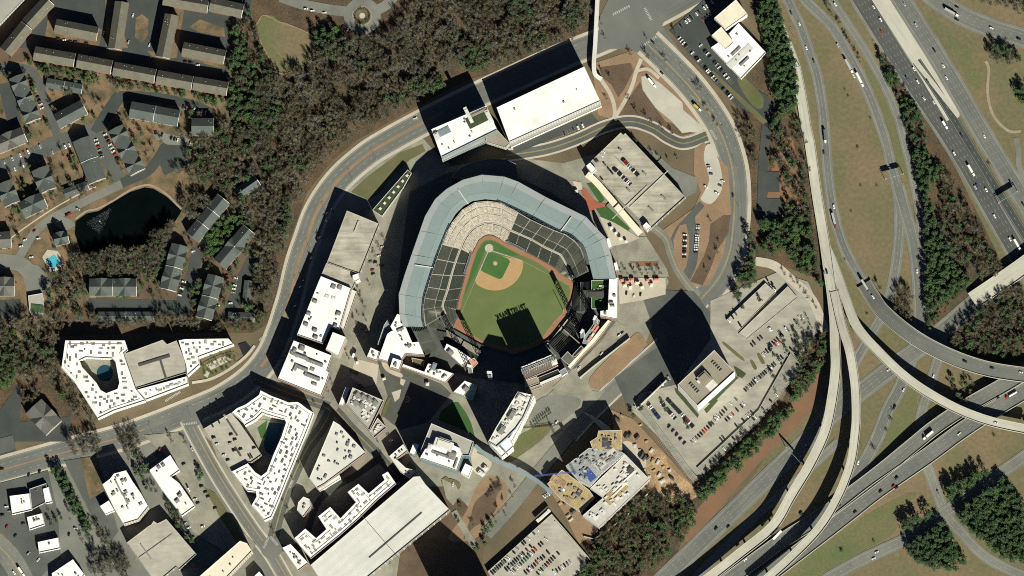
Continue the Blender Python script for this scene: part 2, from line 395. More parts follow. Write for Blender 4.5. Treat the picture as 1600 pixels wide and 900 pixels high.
# -------- the boulevard and streets
bl = "-20,742 0,735 100,707 200,680 300,642 350,620 392,590 420,556 436,520 446,490 455,460 463,425 470,400 480,372 492,338 510,306 535,275 572,243 605,222 658,193 740,152 870,92 940,64 985,42 1040,14 1090,-14"
road('boulevard', bl, 34, 'asphalt_road', walk=5, n=8)
blp = smooth(pp(bl), n=8); zt = LAYER[0] - .004
bm = [p for p in blp if p[1] < 575 and p[0] < 700 and p[0] > 380]
sheet('median', [side(bm, 2.4) + side(bm, -2.4)[::-1], side([p for p in blp if p[0] < 235], 1.1) + side([p for p in blp if p[0] < 235], -1.1)[::-1]], 'soil')
for d in (8.5, -8.5): strip('paint', side([p for p in blp if p[0] < 930], d), .45, zt + .01, (4, 9))
for d in (15.6, -15.6): strip('paint', side([p for p in blp if p[0] < 930], d), .35, zt + .01)
road('street', "292,655 318,705 350,760 395,828 425,868 452,915", 19, 'asphalt_road', 3, True, True, walk=3)
road('street', "398,592 440,610 490,628 522,640 548,668 584,704 625,750", 15, 'asphalt', 2, False, True)
road('street', "518,640 503,668 480,700 458,745 442,785 424,850", 17, 'asphalt', 2, False, True)
road('street', "520,638 538,600 552,560 568,510 585,458 604,400 625,330 650,285 700,252", 13, 'paving', 0)
road('street', "425,855 470,850 500,780 560,740 600,712", 10, 'asphalt_dark')
sheet('junction', [circ(301, 650, 17), circ(424, 856, 17)], 'asphalt_road', True)
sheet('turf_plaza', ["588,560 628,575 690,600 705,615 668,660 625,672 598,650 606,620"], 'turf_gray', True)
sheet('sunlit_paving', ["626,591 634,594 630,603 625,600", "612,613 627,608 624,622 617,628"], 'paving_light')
sheet('plaza_lawn', ["690,642 706,629 716,628 728,645 736,660 742,682 716,668 684,656"], 'turf')
sheet('forecourt', ["555,560 592,570 588,600 570,605 548,590"], 'paving_light', True)
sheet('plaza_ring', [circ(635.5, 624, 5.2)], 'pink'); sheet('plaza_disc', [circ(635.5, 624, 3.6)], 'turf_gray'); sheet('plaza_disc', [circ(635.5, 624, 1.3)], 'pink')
# -------- north-east quarter
sheet('lawn', ["925,100 1000,75 1060,120 1112,195 1105,215 1060,222 1020,208 970,190 935,180"], 'soil')
sheet('mulch_bed', ["965,180 985,150 1000,128 1010,150 1040,190 1075,200 1082,208 1060,214 1030,200 1000,184 980,182", "936,105 985,98 990,110 975,140 966,152 955,132 940,120", "996,98 1012,106 1000,114 994,116"], 'mulch')
sheet('lot', ["1002,120 1014,117 1034,132 1066,160 1068,172 1100,200 1094,208 1080,206 1066,208 1050,190 1024,168 1004,140"], 'concrete', True)
for p_, w_ in (("928,108 940,126 953,146 960,168 958,188 942,198", 6), ("1002,92 994,112 987,136 974,162 958,188", 6), ("994,112 1012,108 1030,122", 5)): sheet('path', [side(smooth(pp(p_)), w_ / 2) + side(smooth(pp(p_)), -w_ / 2)[::-1]], 'paving_light', True)
sheet('junction', ["935,30 960,-20 1060,-20 1035,40 1070,90 1010,95 985,75 938,78"], 'asphalt_road', True)
ck = "1012,66 1045,98 1080,135 1112,178 1132,215 1146,262 1150,310 1148,352 1142,395 1125,435 1096,470"
road('ring_road', ck, 36, 'asphalt_road', walk=6, n=8)
ckp = smooth(pp(ck), n=8); zt = LAYER[0] - .004
ck1 = [p for p in ckp if p[1] < 240]
for d in (-11, -4, 9): strip('paint', side(ck1, d), .4, zt + .008, (4, 8))
for d in (1.5, 2.8): strip('paint_yellow', side(ckp, d), .4, zt + .008)
for d in (16.5, -16.5): strip('paint', side(ckp, d), .35, zt + .008)
for k in range(9): strip('paint_yellow', [(1078 + k * 4.4, 147 + k * 3), (1081 + k * 4.4, 151.5 + k * 3)], .5, zt + .008)
road('drive', "790,243 850,234 900,218 945,198 985,190 1020,200 1045,216 1070,224 1105,212", 15, 'asphalt', 2, False, True, walk=3)
sheet('lot', ["800,228 860,205 925,178 935,190 870,214 805,240"], 'asphalt_dark', True)
sheet('lot', ["1020,235 1050,262 1090,278 1088,300 1070,310 1040,265 1005,225"], 'asphalt_light', True)
sheet('bank', ["1085,232 1100,222 1138,262 1142,330 1130,400 1108,445 1075,450 1060,425 1040,380 1035,360 1085,325 1095,300 1084,270"], 'soil')
sheet('mulch_bed', ["1110,350 1130,336 1142,336 1138,365 1120,392 1110,420 1098,446 1078,440 1100,400 1108,375"], 'mulch')
sheet('lot', ["1103,228 1113,228 1126,262 1128,295 1112,318 1095,312 1100,300 1108,280 1100,250"], 'concrete', True, True)
road('drive', "1097,318 1078,340 1060,360 1052,380 1050,405", 11, 'asphalt'); road('drive', "1078,340 1082,365 1084,390 1080,415 1068,440", 15, 'asphalt')
road('drive', "1020,355 1040,372 1048,395 1058,420 1075,445 1092,462", 13, 'asphalt_light', 2, False, True)
sheet('lawn', ["1052,375 1062,352 1072,350 1077,372 1072,418 1062,422 1054,400"], 'soil')
road('street', "1096,468 1064,510 1030,545 985,585 945,622 915,652 890,680", 24, 'asphalt_road', 3, True, False, walk=3)
road('street', "888,682 868,706 838,742 800,790 760,835", 20, 'asphalt_light')
sheet('lot', ["1000,452 1085,455 1110,490 1128,510 1060,600 985,645 960,590 1030,540"], 'asphalt')
road('service_road', "968,505 950,535 925,562 895,590 870,612", 20, 'paving')
sheet('bank', ["922,590 985,528 998,520 1010,535 1005,545 940,606"], 'soil', False, True)
sheet('plaza', ["862,612 900,580 925,610 945,612 905,650 885,668 830,690 820,650 840,630"], 'paving', False, True)
sheet('forecourt', ["832,632 858,618 905,622 900,640 870,664 835,676 826,650"], 'asphalt_light', False, True)
sheet('plaza', ["960,370 1010,370 1042,420 1045,432 968,432"], 'paving')
sheet('lawn', ["982,408 1030,408 1028,416 1000,416"], 'redsoil')
sheet('terrace', ["966,434 1040,434 1040,460 1000,470 968,475"], 'paving_light', True)
sheet('turf', ["930,325 948,322 984,357 980,364 955,352 940,340", "917,287 928,285 945,312 938,318"], 'turf', True)
sheet('play_area', ["908,298 913,293 928,312 936,317 947,318 946,323 934,325 926,328 927,334 921,330"], 'rubber_red', True)
sheet('terrace', ["936,338 960,348 1000,372 980,380 955,385 948,362", "894,282 908,285 910,296 900,298"], 'paving_light', True)
sheet('lawn', ["800,690 845,662 860,672 830,700 790,725 780,718"], 'lawn', False, True)
sheet('lawn', ["920,600 935,590 1000,540 1010,555 940,612"], 'lawn') if 0 else None
# hotel lot (north-east corner)
sheet('lot', ["1046,48 1110,-10 1160,-10 1130,15 1150,60 1165,130 1200,150 1212,175 1200,190 1150,165 1105,118"], 'asphalt_dark', True)
sheet('lawn', ["1152,125 1165,122 1192,152 1192,168 1180,168 1165,150"], 'lawn', True, True)
road('lane', "1200,160 1196,210 1192,260 1190,330", 14, 'asphalt_dark'); sheet('parking_lot', ["1186,268 1218,268 1218,300 1186,300", "1186,310 1222,310 1222,345 1186,345"], 'asphalt_dark', True)
# office lots (east)
sheet('lot', ["1110,470 1215,425 1262,440 1290,500 1250,560 1180,660 1092,750 1048,700 985,640 1000,615 1060,600 1110,530"], 'lot_pave')
road('lane', "1180,408 1210,415 1240,440 1270,470 1290,520", 14, 'paving_light')
sheet('site_ground', ["955,640 990,655 1050,720 1092,770 1060,790 1010,770 980,700 960,690", "855,760 880,770 935,830 905,850 880,800"], 'soil', False)
sheet('site_ground', ["1010,715 1045,730 1090,770 1060,785 1020,760", "1020,700 1042,716 1032,740 1012,722"], 'spoil', False, True)
# -------- south-west lots
sheet('lot', ["0,755 75,735 90,800 95,870 60,905 0,905", "100,720 150,712 165,760 185,830 170,850 140,800", "-20,690 20,680 24,702 -20,715"], 'asphalt', True)
sheet('lot', ["225,680 280,675 345,800 400,850 380,880 300,830 265,720"], 'paving', True)
sheet('lawn', ["318,760 336,770 382,840 375,855 345,810"], 'lawn', True); sheet('lawn', ["125,715 150,715 165,765 140,780", "0,830 20,850 40,880 45,905 20,905 0,860"], 'yard')
road('street', "-20,840 10,865 30,895 45,930", 34, 'asphalt_light', 4, False, True)
# ================================================================== HIGHWAYS
CITY_TOP = LAYER[0]; LAYER[0] = .13
def L_(s): return s
road('motorway', "1325,-40 1347,0 1425,125 1492,225 1590,395 1640,475", 35, 'asphalt_motor', 5, True, shoulder=4.2, n=4)
road('express_lane', "1355,-40 1380,0 1430,78 1492,182", 30, 'concrete_lane', 0, n=4)
road('express_lane', "1432,95 1470,152 1520,235 1600,365 1640,430", 14, 'asphalt_dark', 2, True, n=4)
road('motorway', "1384,-40 1409,0 1475,105 1545,225 1610,330 1640,375", 31, 'asphalt_road', 5, True, shoulder=4.2, n=4)
sheet('express_median', ["1427,98 1434,94 1500,180 1496,185", ], 'concrete', True)
road('motorway', "1440,-20 1475,8 1510,28 1550,44 1620,66", 31, 'asphalt_road', 4, True, shoulder=4.2)
road('slip_road', "1222,-20 1236,10 1250,40 1264,80 1277,120 1286,175 1290,225 1294,275 1301,325 1311,365 1326,402 1352,446", 17, 'asphalt_road', 2, True, shoulder=3.6)
road('slip_road', "1245,-20 1262,4 1300,42 1322,78 1342,115 1362,158 1382,215 1392,257 1401,292 1405,325 1405,362 1399,420 1390,460 1374,500 1338,562 1300,630 1262,690", 17, 'asphalt_road', 2, True, shoulder=3.6)
road('slip_road', "1285,-20 1308,12 1332,48 1357,87 1381,132 1400,175 1414,225 1425,270 1433,312 1438,350 1440,400 1440,450 1438,515", 14, 'asphalt_light', 1, True, shoulder=3.6)
road('slip_road', "1402,288 1414,330 1426,372 1433,415 1436,455 1438,500 1433,530 1420,570 1405,608 1388,640 1368,690 1345,732 1322,768 1290,800", 21, 'asphalt_road', 2, True, shoulder=3.6)
road('slip_road', "1474,530 1466,560 1456,592 1446,625 1438,658 1440,700 1451,735 1464,770 1480,806 1502,832 1528,860 1556,880 1610,905", 17, 'asphalt_light', 2, True, shoulder=3.6)
road('motorway', "1640,388 1600,418 1530,468 1462,525 1400,570 1350,608 1300,648 1262,688 1200,746 1120,824 1010,930", 29, 'asphalt_road', 4, True, shoulder=4.2)
road('slip_road', "1310,690 1262,735 1200,790 1150,838 1065,925", 14, 'asphalt_light', 1, True, shoulder=3.6)
road('slip_road', "1620,700 1565,738 1500,784 1460,812 1412,844 1350,873 1290,906", 20, 'asphalt_light', 2, True, shoulder=3.6)
road('slip_road', "1588,215 1591,235 1594,265 1615,300", 9, 'asphalt_light', 1)
road('dirt_track', "1540,95 1545,110 1543,145 1552,180 1575,204 1595,205", 4.5, 'trackdirt')
sheet('bare_patch', ["1272,40 1"], 'verge') if 0 else None
0 and sheet('x', ["1272,40 1300,55 1330,110 1352,170 1378,230 1392,300 1396,370 1388,420 1370,440 1345,410 1318,350 1305,280 1296,170 1285,100"], 'verge')
sheet('grass_patch', ["1480,52 1500,70 1530,110 1530,140 1510,120", "1395,690 1425,670 1440,690 1400,715 1340,770 1330,760", "1390,620 1425,590 1432,640 1405,690 1370,720"], 'verge_green', False, True, low=.115)
sheet('gore_apron', ["1300,818 1312,804 1330,790 1330,800 1312,815"], 'concrete')

# courtyards and planting
LAYER[0] = max(LAYER[0], CITY_TOP)
sheet('courtyard', ["124,563 134,558 176,560 181,566 187,598 184,608 166,615 157,610 150,598 128,574"], 'paving'); sheet('courtyard_pool', [circ(164, 583, 13)], 'pool_dark')
sheet('courtyard', ["405,655 446,660 438,690 424,735 405,715 385,668"], 'paving'); sheet('courtyard_pool', ["420,660 444,662 436,688 425,712 414,705 412,690"], 'pool_dark'); sheet('courtyard_lawn', ["402,668 418,656 414,682 408,686"], 'turf')
sheet('garden', ["312,572 330,560 352,552 366,550 372,562 350,582 330,590 318,588"], 'lawn', False, True); sheet('path', ["322,570 350,556 362,562 330,578", "318,586 326,576 330,578 324,590"], 'paving_light'); sheet('pond_bed', ["372,538 384,534 394,545 380,556"], 'black')
sheet('path', [side(smooth(pp("300,598 330,592 360,576 385,556 398,540")), 2.2) + side(smooth(pp("300,598 330,592 360,576 385,556 398,540")), -2.2)[::-1]], 'paving_light')
sheet('planting_bed', ["1150,588 1154,590 1112,632 1106,629", "1146,571 1158,578 1166,584 1160,591 1152,588", "1054,606 1060,608 1092,648 1090,653 1056,614", "1100,640 1118,622 1122,626 1104,646"], 'shrub')
sheet('forecourt_path', ["1056,600 1062,600 1096,648 1150,596 1168,580 1174,586 1160,606 1100,658 1092,656"], 'paving_light') if 0 else None
sheet('traffic_island', ["1130,538 1134,536 1162,560 1158,562", "1183,554 1187,552 1195,566 1190,568", "1172,564 1176,563 1183,575 1178,577"], 'lawn', False, True)
sheet('site_track', ["905,640 925,655 960,690 985,690 1010,720 1000,735 975,705 950,665"], 'paving_light', False, True)
sheet('site_spoil', ["1010,722 1024,712 1042,722 1060,745 1050,765 1030,760 1015,745"], 'spoil', False, True)

sheet('planting_strip', ["634,576 652,583 650,586 633,579", "560,600 566,602 560,612 556,610", "606,622 610,624 600,650 596,648", "548,576 560,582 557,586 546,580", "702,748 720,756 712,768 698,760", "690,752 696,745 702,750 694,760", "640,722 650,730 646,736 637,730"], 'lawn', False, True)
sheet('pavement', ["600,560 612,576 628,584 626,590 604,580 596,566", "716,690 745,700 740,712 722,712", "738,706 768,722 756,742 740,736"], 'paving_light', False, True)

sheet('pavement', ["705,801 713,796 747,852 738,858", "690,748 712,758 720,772 708,790 697,778"], 'paving', False)

sheet('grass_patch', ["1347,92 1358,104 1372,130 1390,175 1404,230 1412,268 1402,262 1392,215 1376,165 1358,125", "1404,228 1412,240 1420,275 1412,270"], 'verge_green', False, True, low=.122)
sheet('hedge_strip', ["1108,112 1114,110 1200,190 1192,194", "1120,52 1126,48 1132,58 1124,66"], 'lawn', False)

sheet('grass_patch', ["1228,892 1280,858 1330,820 1380,790 1420,770 1432,775 1400,800 1400,830 1350,860 1290,895 1240,915", "1395,690 1440,668 1470,690 1440,712 1400,722"], 'verge_green', False, True, low=.122)
# ================================================================== ELEVATED ROADS
def pz(s):
    return [tuple(float(v) for v in q.split(',')) for q in s.split()]
def flyover(name, label, cat, pts, wd, m, lanes=2, walls='concrete', solid=False, piers=True):
    pts = smooth(pz(pts), n=6)
    mid = pts[len(pts) // 2]; base = P(mid[0], mid[1], 0)
    root = thing(name, label, cat, base)
    def ribbon(mb, d0, d1, z0, z1):
        a = side(pts, d0); b = side(pts, d1)
        A = [P(p[0], p[1], p[2]) + Vector((0, 0, z1)) for p in a]; B = [P(p[0], p[1], p[2]) + Vector((0, 0, z1)) for p in b]
        for i in range(len(A) - 1):
            lo = lambda v: Vector((v.x, v.y, max(0.05, v.z - z1 + z0)))
            mb.face([A[i], B[i], B[i + 1], A[i + 1]])
            mb.face([lo(A[i]), A[i], A[i + 1], lo(A[i + 1])]); mb.face([B[i], lo(B[i]), lo(B[i + 1]), B[i + 1]])
            mb.face([lo(A[i + 1]), lo(B[i + 1]), lo(B[i]), lo(A[i])])
        for k in (0, -1):
            mb.face([A[k], B[k], Vector((B[k].x, B[k].y, max(.05, B[k].z - z1 + z0))), Vector((A[k].x, A[k].y, max(.05, A[k].z - z1 + z0)))])
    mb = MB(); ribbon(mb, -wd / 2, wd / 2, -30 if solid else -1.6, 0); mb.build('deck', m, root)
    for s_ in (1, -1):
        mb = MB(); ribbon(mb, s_ * (wd / 2) - .35, s_ * (wd / 2) + .35, -1.2, 1.0); mb.build('parapet', walls, root)
    for s_ in (1, -1): strip('paint', side(pts, s_ * (wd / 2 - 1.7)), .36, .09)
    for k in range(1, lanes): strip('paint', side(pts, -wd / 2 + 1.7 + k * (wd - 3.4) / lanes), .36, .09, (4, 8))
    if piers and not solid:
        last = None
        for p in pts:
            q = P(p[0], p[1], p[2])
            if p[2] < 4: continue
            if last is None or (q - last).length > 34:
                if hard(p[0], p[1]) and last is not None and (q - last).length < 60 and R.random() < .5: continue
                last = q; mb = MB(); mb.box((q.x, q.y, 0), 1.8, 1.8, q.z - 2.6); mb.box((q.x, q.y, q.z - 2.6), wd * S * .55, 1.8, 1.05); mb.build('pier', 'concrete', root)
    ribbon_uv('road_surface', pts, wd - 2.4, 'concrete_lane' if m == 'concrete' else 'asphalt_road', .03, root)
    ROADS.append([(p[0], p[1], p[2] + .05) for p in pts])
    return root
flyover('elevated_express_lane', 'long pale concrete flyover curving to the lower left beside the red earth bank', 'flyover',
        "1191,-30,1.2 1205,10,1.2 1222,52,1.2 1241,100,1.2 1252,150,1.2 1260,200,1.2 1266,228,1.2 1276,300,1.2 1288,375,2 1295,425,4 1300,460,6 1304,500,9 1305,540,12 1306,575,14 1300,625,14 1289,675,14 1266,725,14 1236,775,14 1208,822,14 1160,862,13 1105,905,12 1070,930,12", 15.5, 'concrete', 2)
flyover('elevated_express_lane', 'pale concrete flyover forking right off the express lane and curving down beside the chevron gore', 'flyover',
        "1304,455,6.4 1312,492,9.2 1319,520,12.2 1328,550,14.2 1336,600,14.2 1338,648,14.2 1336,680,14.2 1329,725,14.2 1310,775,14.2 1280,825,13.5 1232,875,13 1180,920,13", 13.5, 'concrete', 2)
flyover('elevated_ramp', 'narrow pale concrete flyover crossing the whole junction diagonally to the right edge', 'flyover',
        "1291,388,2.2 1300,408,3 1311,437,5 1322,468,8 1340,512,12 1375,552,14 1412,587,15 1450,614,15 1500,641,15 1550,659,15 1610,672,15", 14, 'concrete', 1)
flyover('curved_overpass', 'broad asphalt overpass bending through the junction to the right edge above the narrow concrete flyover', 'overpass',
        "1350,443,2.5 1362,462,5 1378,485,9 1412,515,14 1450,540,15 1500,563,15 1550,578,15 1610,587,15", 23, 'asphalt_light', 2, 'concrete')
flyover('motorway_bridge', 'upper carriageway of the diagonal motorway with dark shade along its upper edge', 'motorway bridge',
        "1620,570,6.5 1575,598,6.5 1512,634,7 1462,667,7 1425,697,6.5 1375,738,4 1322,778,2 1270,815,1.2 1215,850,1 1100,935,1", 23, 'asphalt_road', 3, solid=True)
flyover('motorway_bridge', 'lower carriageway of the diagonal motorway, dark asphalt with dashed lanes to the bottom edge', 'motorway bridge',
        "1630,592,6.5 1600,612,6.5 1550,642,7 1500,675,7 1450,712,6.5 1375,764,3.5 1325,803,2 1275,842,1.2 1220,884,1 1160,930,1", 25, 'asphalt', 4, solid=True)
flyover('road_bridge', 'concrete road bridge at the right edge crossing over the motorway', 'road bridge', "1640,385,7 1600,415,7 1560,443,6 1520,470,3", 27, 'concrete', 2)
# chevrons of the gore
for k in range(9):
    x = 1205 + k * 9.5; y = 853 - k * 7.2
    strip('paint', [(x - 3, y + 7), (x + 5, y + 2), (x + 4, y - 7)], .7, 1.35)
# footbridges
def walkway(name, label, pts, wd, roofm, zt=7, cat='footbridge', wall='steel'):
    pts = smooth(pz(pts), n=5); mid = pts[len(pts) // 2]; root = thing(name, label, cat, P(mid[0], mid[1], 0))
    def rib(nm, m, w_, z0, z1):
        mb = MB(); A = [P(p[0], p[1], p[2]) for p in side(pts, -w_ / 2)]; B = [P(p[0], p[1], p[2]) for p in side(pts, w_ / 2)]
        u = lambda v, z: Vector((v.x, v.y, v.z + z))
        for i in range(len(A) - 1):
            mb.face([u(A[i], z1), u(B[i], z1), u(B[i + 1], z1), u(A[i + 1], z1)])
            mb.face([u(A[i], z0), u(A[i], z1), u(A[i + 1], z1), u(A[i + 1], z0)]); mb.face([u(B[i], z1), u(B[i], z0), u(B[i + 1], z0), u(B[i + 1], z1)])
            mb.face([u(A[i + 1], z0), u(B[i + 1], z0), u(B[i], z0), u(A[i], z0)])
        mb.build(nm, m, root)
    rib('roof', roofm, wd, -.4, 0); rib('side_panel', 'glass', wd * .82, -3.6, -.4); rib('floor_slab', wall, wd * .9, -4.4, -3.6)
    last = None
    for p in pts:
        q = P(p[0], p[1], p[2])
        if last is None or (q - last).length > 28:
            last = q; mb = MB(); mb.box((q.x, q.y, 0), 1, 1, q.z - 4.4); mb.build('pier', 'concrete', root)
walkway('pedestrian_bridge', 'long blue-roofed covered footbridge curving from the hotel towards the construction site', "742,696,11 756,708,11 775,719,11 800,730,11 828,744,11 848,758,11 862,772,11", 6, 'roof_blue')
walkway('pedestrian_bridge', 'straight pale footbridge crossing the boulevard beside the wooded hill at the top', "934,-10,9 932,30,9 930,70,9 928,100,9 930,116,8.5 940,124,7", 6.5, 'roof_offwhite')
walkway('covered_walkway', 'long white covered walkway between the ballpark lawn and the parking deck', "917,272,6 930,283,6 950,306,6 975,336,6 1001,366,6", 10, 'roof_cream', cat='walkway')
# sign gantries over the motorway
def gantry(label, x0, y0, x1, y1, hb=7.5, panels=1):
    a = P(x0, y0, 0); b = P(x1, y1, 0); root = thing('sign_gantry', label, 'sign gantry', (a + b) / 2)
    for q in (a, b): mb = MB(); mb.bar(q, q + Vector((0, 0, hb)), .35); mb.build('post', 'steel', root)
    mb = MB(); mb.bar(a + Vector((0, 0, hb)), b + Vector((0, 0, hb)), .45); mb.bar(a + Vector((0, 0, hb - 1.4)), b + Vector((0, 0, hb - 1.4)), .3); mb.build('beam', 'steel', root)
    d = (b - a).normalized(); L0 = (b - a).length; ang = math.atan2(d.y, d.x)
    for k in range(panels):
        c = a + d * (L0 * (k + .5) / panels); mb = MB(); mb.box((c.x, c.y, hb - 2.4), L0 * .8 / panels, .4, 4.2, ang); mb.build('sign_panel', 'car_green', root)
gantry('sign gantry with pale beam across the slip road below the big grass oval', 1383, 281, 1412, 273, 9, 2)
gantry('dark sign gantry across the concrete express lane at the top of the flyover', 1232, 108, 1250, 105, 8, 1)
gantry('sign gantry across the asphalt motorway by the lower flyover shadows', 1228, 700, 1254, 728, 12, 1)
gantry('thin sign gantry spanning the dark motorway at the right near the road bridge', 1560, 318, 1590, 300, 8, 1)

# ================================================================== FLAT-ROOFED BUILDINGS
unit_me = {}
def bank(parent, x, y, z, ang):
    if 'bank' not in unit_me:
        mb = MB(); mb.box((0, 0, 0), 4.6, 2.8, .12, 0, 1)
        for i in range(4):
            for j in range(2): mb.box((-1.65 + i * 1.1, -.7 + j * 1.4, .12), .6, .8, .75)
        o = mb.build('condenser_bank', ['unit', 'roof_white']); unit_me['bank'] = o.data; bpy.data.objects.remove(o)
    q = P(x, y, z); o = bpy.data.objects.new('condenser_bank', unit_me['bank']); C.objects.link(o); o.parent = parent; o.location = q - wl(parent); o.rotation_euler = (0, 0, ang); o.scale = (R.choice((.5, .8, 1, 1.25)), R.choice((.6, .9, 1)), R.uniform(.8, 1.3))
def unit(parent, x, y, z, sx, sy, sz, ang, m='unit', name='rooftop_unit'):
    if m not in unit_me:
        mb = MB(); mb.box((0, 0, 0), 1, 1, .8); mb.box((0, 0, .8), .7, .7, .2); o = mb.build('rooftop_unit', m); unit_me[m] = o.data; bpy.data.objects.remove(o)
    q = P(x, y, z); o = bpy.data.objects.new(name, unit_me[m]); C.objects.link(o); o.parent = parent
    o.location = q - wl(parent); o.scale = (sx, sy, sz); o.rotation_euler = (0, 0, ang)
def ang_of(p):
    best = 0; a = 0
    for i in range(len(p)):
        q0, q1 = p[i], p[(i + 1) % len(p)]; d = (q1 - q0); l = math.hypot(d.x, d.y)
        if l > best: best = l; a = math.atan2(d.y, d.x)
    return a
def shell(root, poly, h, roof='roof_white', wall='wall_white', base=0.0, par=1.0, holes=(), parm='trim', rname='roof'):
    loops = [[P(x, y, h) for x, y in poly]] + [[P(x, y, h) for x, y in q] for q in holes]
    for i, l in enumerate(loops):
        if (area(l) > 0) != (i == 0): l.reverse()
    V = []; F = []; uv = []
    for l in loops:
        acc = 0
        for i in range(len(l)):
            a, b = l[i], l[(i + 1) % len(l)]; L0 = (b - a).length; n = len(V)
            V += [(a.x, a.y, base), (b.x, b.y, base), (b.x, b.y, h), (a.x, a.y, h)]; F.append((n, n + 1, n + 2, n + 3))
            uv += [(acc, base), (acc + L0, base), (acc + L0, h), (acc, h)]; acc += L0
    obj('wall', V, F, wall, root, uv=uv)
    ins = [inset(l, .35) for l in loops]
    fl, tr = tess(ins); zr = h - par
    obj(rname, [(v[0], v[1], zr) for v in fl], tr, roof, root)
    if par > 0.05:
        V = []; F = []
        for l, q in zip(loops, ins):
            n = len(V); k = len(l)
            V += [(v.x, v.y, h) for v in l] + [(v[0], v[1], h) for v in q] + [(v[0], v[1], zr - .05) for v in q]
            for i in range(k):
                j = (i + 1) % k; F += [(n + i, n + j, n + k + j, n + k + i), (n + k + i, n + k + j, n + 2 * k + j, n + 2 * k + i)]
        obj('parapet', V, F, parm, root)
    return loops
def bld(name, label, cat, wings, group=None):
    """wings: dicts p (roof outline in photo px), h, roof, wall, hole, par, base, units n / boxes"""
    w0 = wings[0]; p0 = pp(w0['p']); cx = sum(q[0] for q in p0) / len(p0); cy = sum(q[1] for q in p0) / len(p0)
    b = P(cx, cy, w0['h']); root = thing(name, label, cat, (b.x, b.y, 0), group)
    for w_ in wings:
        poly = pp(w_['p']); h = w_['h']; holes = [pp(q) for q in w_.get('holes', ())]
        loops = shell(root, poly, h, w_.get('roof', 'roof_white'), w_.get('wall', 'wall_white'), w_.get('base', 0), w_.get('par', .9), holes, w_.get('parm', 'trim'))
        q = [(x + .035 * h, y + .18 * h) for x, y in poly]; HARD.append((q, bbox(q))); HARD.append((poly, bbox(poly)))
        ang = w_.get('ang', ang_of(loops[0])); zr = h - w_.get('par', .9)
        for u in w_.get('boxes', ()):     # x, y, w, l, h in metres
            unit(root, u[0], u[1], zr, u[2], u[3], u[4], ang, u[5] if len(u) > 5 else w_.get('um', 'unit'))
        if w_.get('clus', 1) > 1 and 'hole' not in w_:
            for l_ in loops[:1]:
                q0 = inset(l_, 3.6); q1 = inset(l_, 4.0); k_ = len(q0); V_ = [(v[0], v[1], zr + .55) for v in q0] + [(v[0], v[1], zr + .55) for v in q1] + [(v[0], v[1], zr - .05) for v in q0] + [(v[0], v[1], zr - .05) for v in q1]; F_ = []
                for i in range(k_): j = (i + 1) % k_; F_ += [(i, j, k_ + j, k_ + i), (2 * k_ + i, 2 * k_ + j, j, i), (k_ + i, k_ + j, 3 * k_ + j, 3 * k_ + i)]
                if h > 16.5 and len(poly) > 9: obj('roof_curb', V_, F_, 'unit_white', root)
        banks = []; n = w_.get('units', 0); bb = bbox(poly); t = 0; inn = [(x, y) for x, y in poly]
        while n > 0 and t < 3000:
            t += 1; x = R.uniform(bb[0], bb[2]); y = R.uniform(bb[1], bb[3])
            k = w_.get('clus', 1)
            ok = all(inpoly(x + a, y + c_, inn) for a in (-4, 4) for c_ in (-4, 4)) and not any(inpoly(x + a, y + c_, hq) for hq in holes for a in (-4, 4) for c_ in (-4, 4))
            if not ok: continue
            m_ = w_.get('um', 'unit')
            if k > 1:
                if all(math.hypot(x - bx, y - by) > R.choice((5.6, 7, 9)) for bx, by in banks): banks.append((x, y)); bank(root, x, y, zr, ang + R.choice((0, 0, math.pi / 2))); n -= 1
                continue
            for i in range(min(k, n)):
                s_ = w_.get('us', (1.2, 2.6)); a = R.uniform(*s_); c_ = R.uniform(*s_)
                if k > 1: continue
                dx = dy = 0
                unit(root, x + dx * math.cos(-ang) - dy * math.sin(-ang), y + dx * math.sin(-ang) + dy * math.cos(-ang), zr, a, c_, R.uniform(.9, 1.7), ang, m_); n -= 1
    return root
W = dict
# --- apartment block with courtyard, left centre
bld('apartment_block', 'white-roofed courtyard apartment block wrapped round a tan parking deck left of the boulevard', 'apartment block', [
    W(p="102,532 195,532 200,547 193,553 212,608 227,626 178,642 153,654 117,598 96,575", h=17, holes=["124,563 134,558 176,560 181,566 187,598 184,608 166,615 157,610 150,598 128,574"], units=60, clus=3),
    W(p="214,609 292,588 294,600 228,625", h=17, units=22, clus=2), W(p="279,532 289,530 357,529 365,538 310,558 312,570 293,587 291,571", h=17, units=20, clus=2)])
bld('parking_deck', 'tan-topped parking deck enclosed by the white courtyard apartment block', 'parking deck', [
    W(p="194,553 254,531 261,538 276,532 292,571 291,583 213,607", h=16, roof='concrete_deck', wall='wall_deck', par=1.1, parm='concrete', boxes=[(241, 563, 38, 3.5, .9, 'roof_dark'), (256, 580, 2.5, 28, .8, 'roof_dark')])])
bld('apartment_block', 'white-roofed apartment block bent round a blue pool court, right of its parking deck', 'apartment block', [
    W(p="362,645 370,638 384,632 405,617 407,610 425,619 436,623 451,629 465,628 470,631 479,638 490,645 484,662 477,680 466,706 456,730 447,752 436,780 424,808 413,813 400,797 393,790 401,776 400,769 386,767 374,752 362,737 387,724 399,738 408,744 417,737 427,711 440,682 447,660 445,656 417,648 410,645 400,655 383,665 378,658", h=18, units=80, clus=3)])
bld('parking_deck', 'tan parking deck with scattered dark cars beside the pool court apartments', 'parking deck', [
    W(p="318,670 361,645 374,660 409,711 392,723 387,722 361,736", h=15, roof='concrete_deck', wall='wall_deck', par=1.1, parm='concrete', boxes=[(360, 664, 30, 2.2, .8, 'roof_dark'), (372, 706, 12, 2.5, .8, 'roof_dark')])])
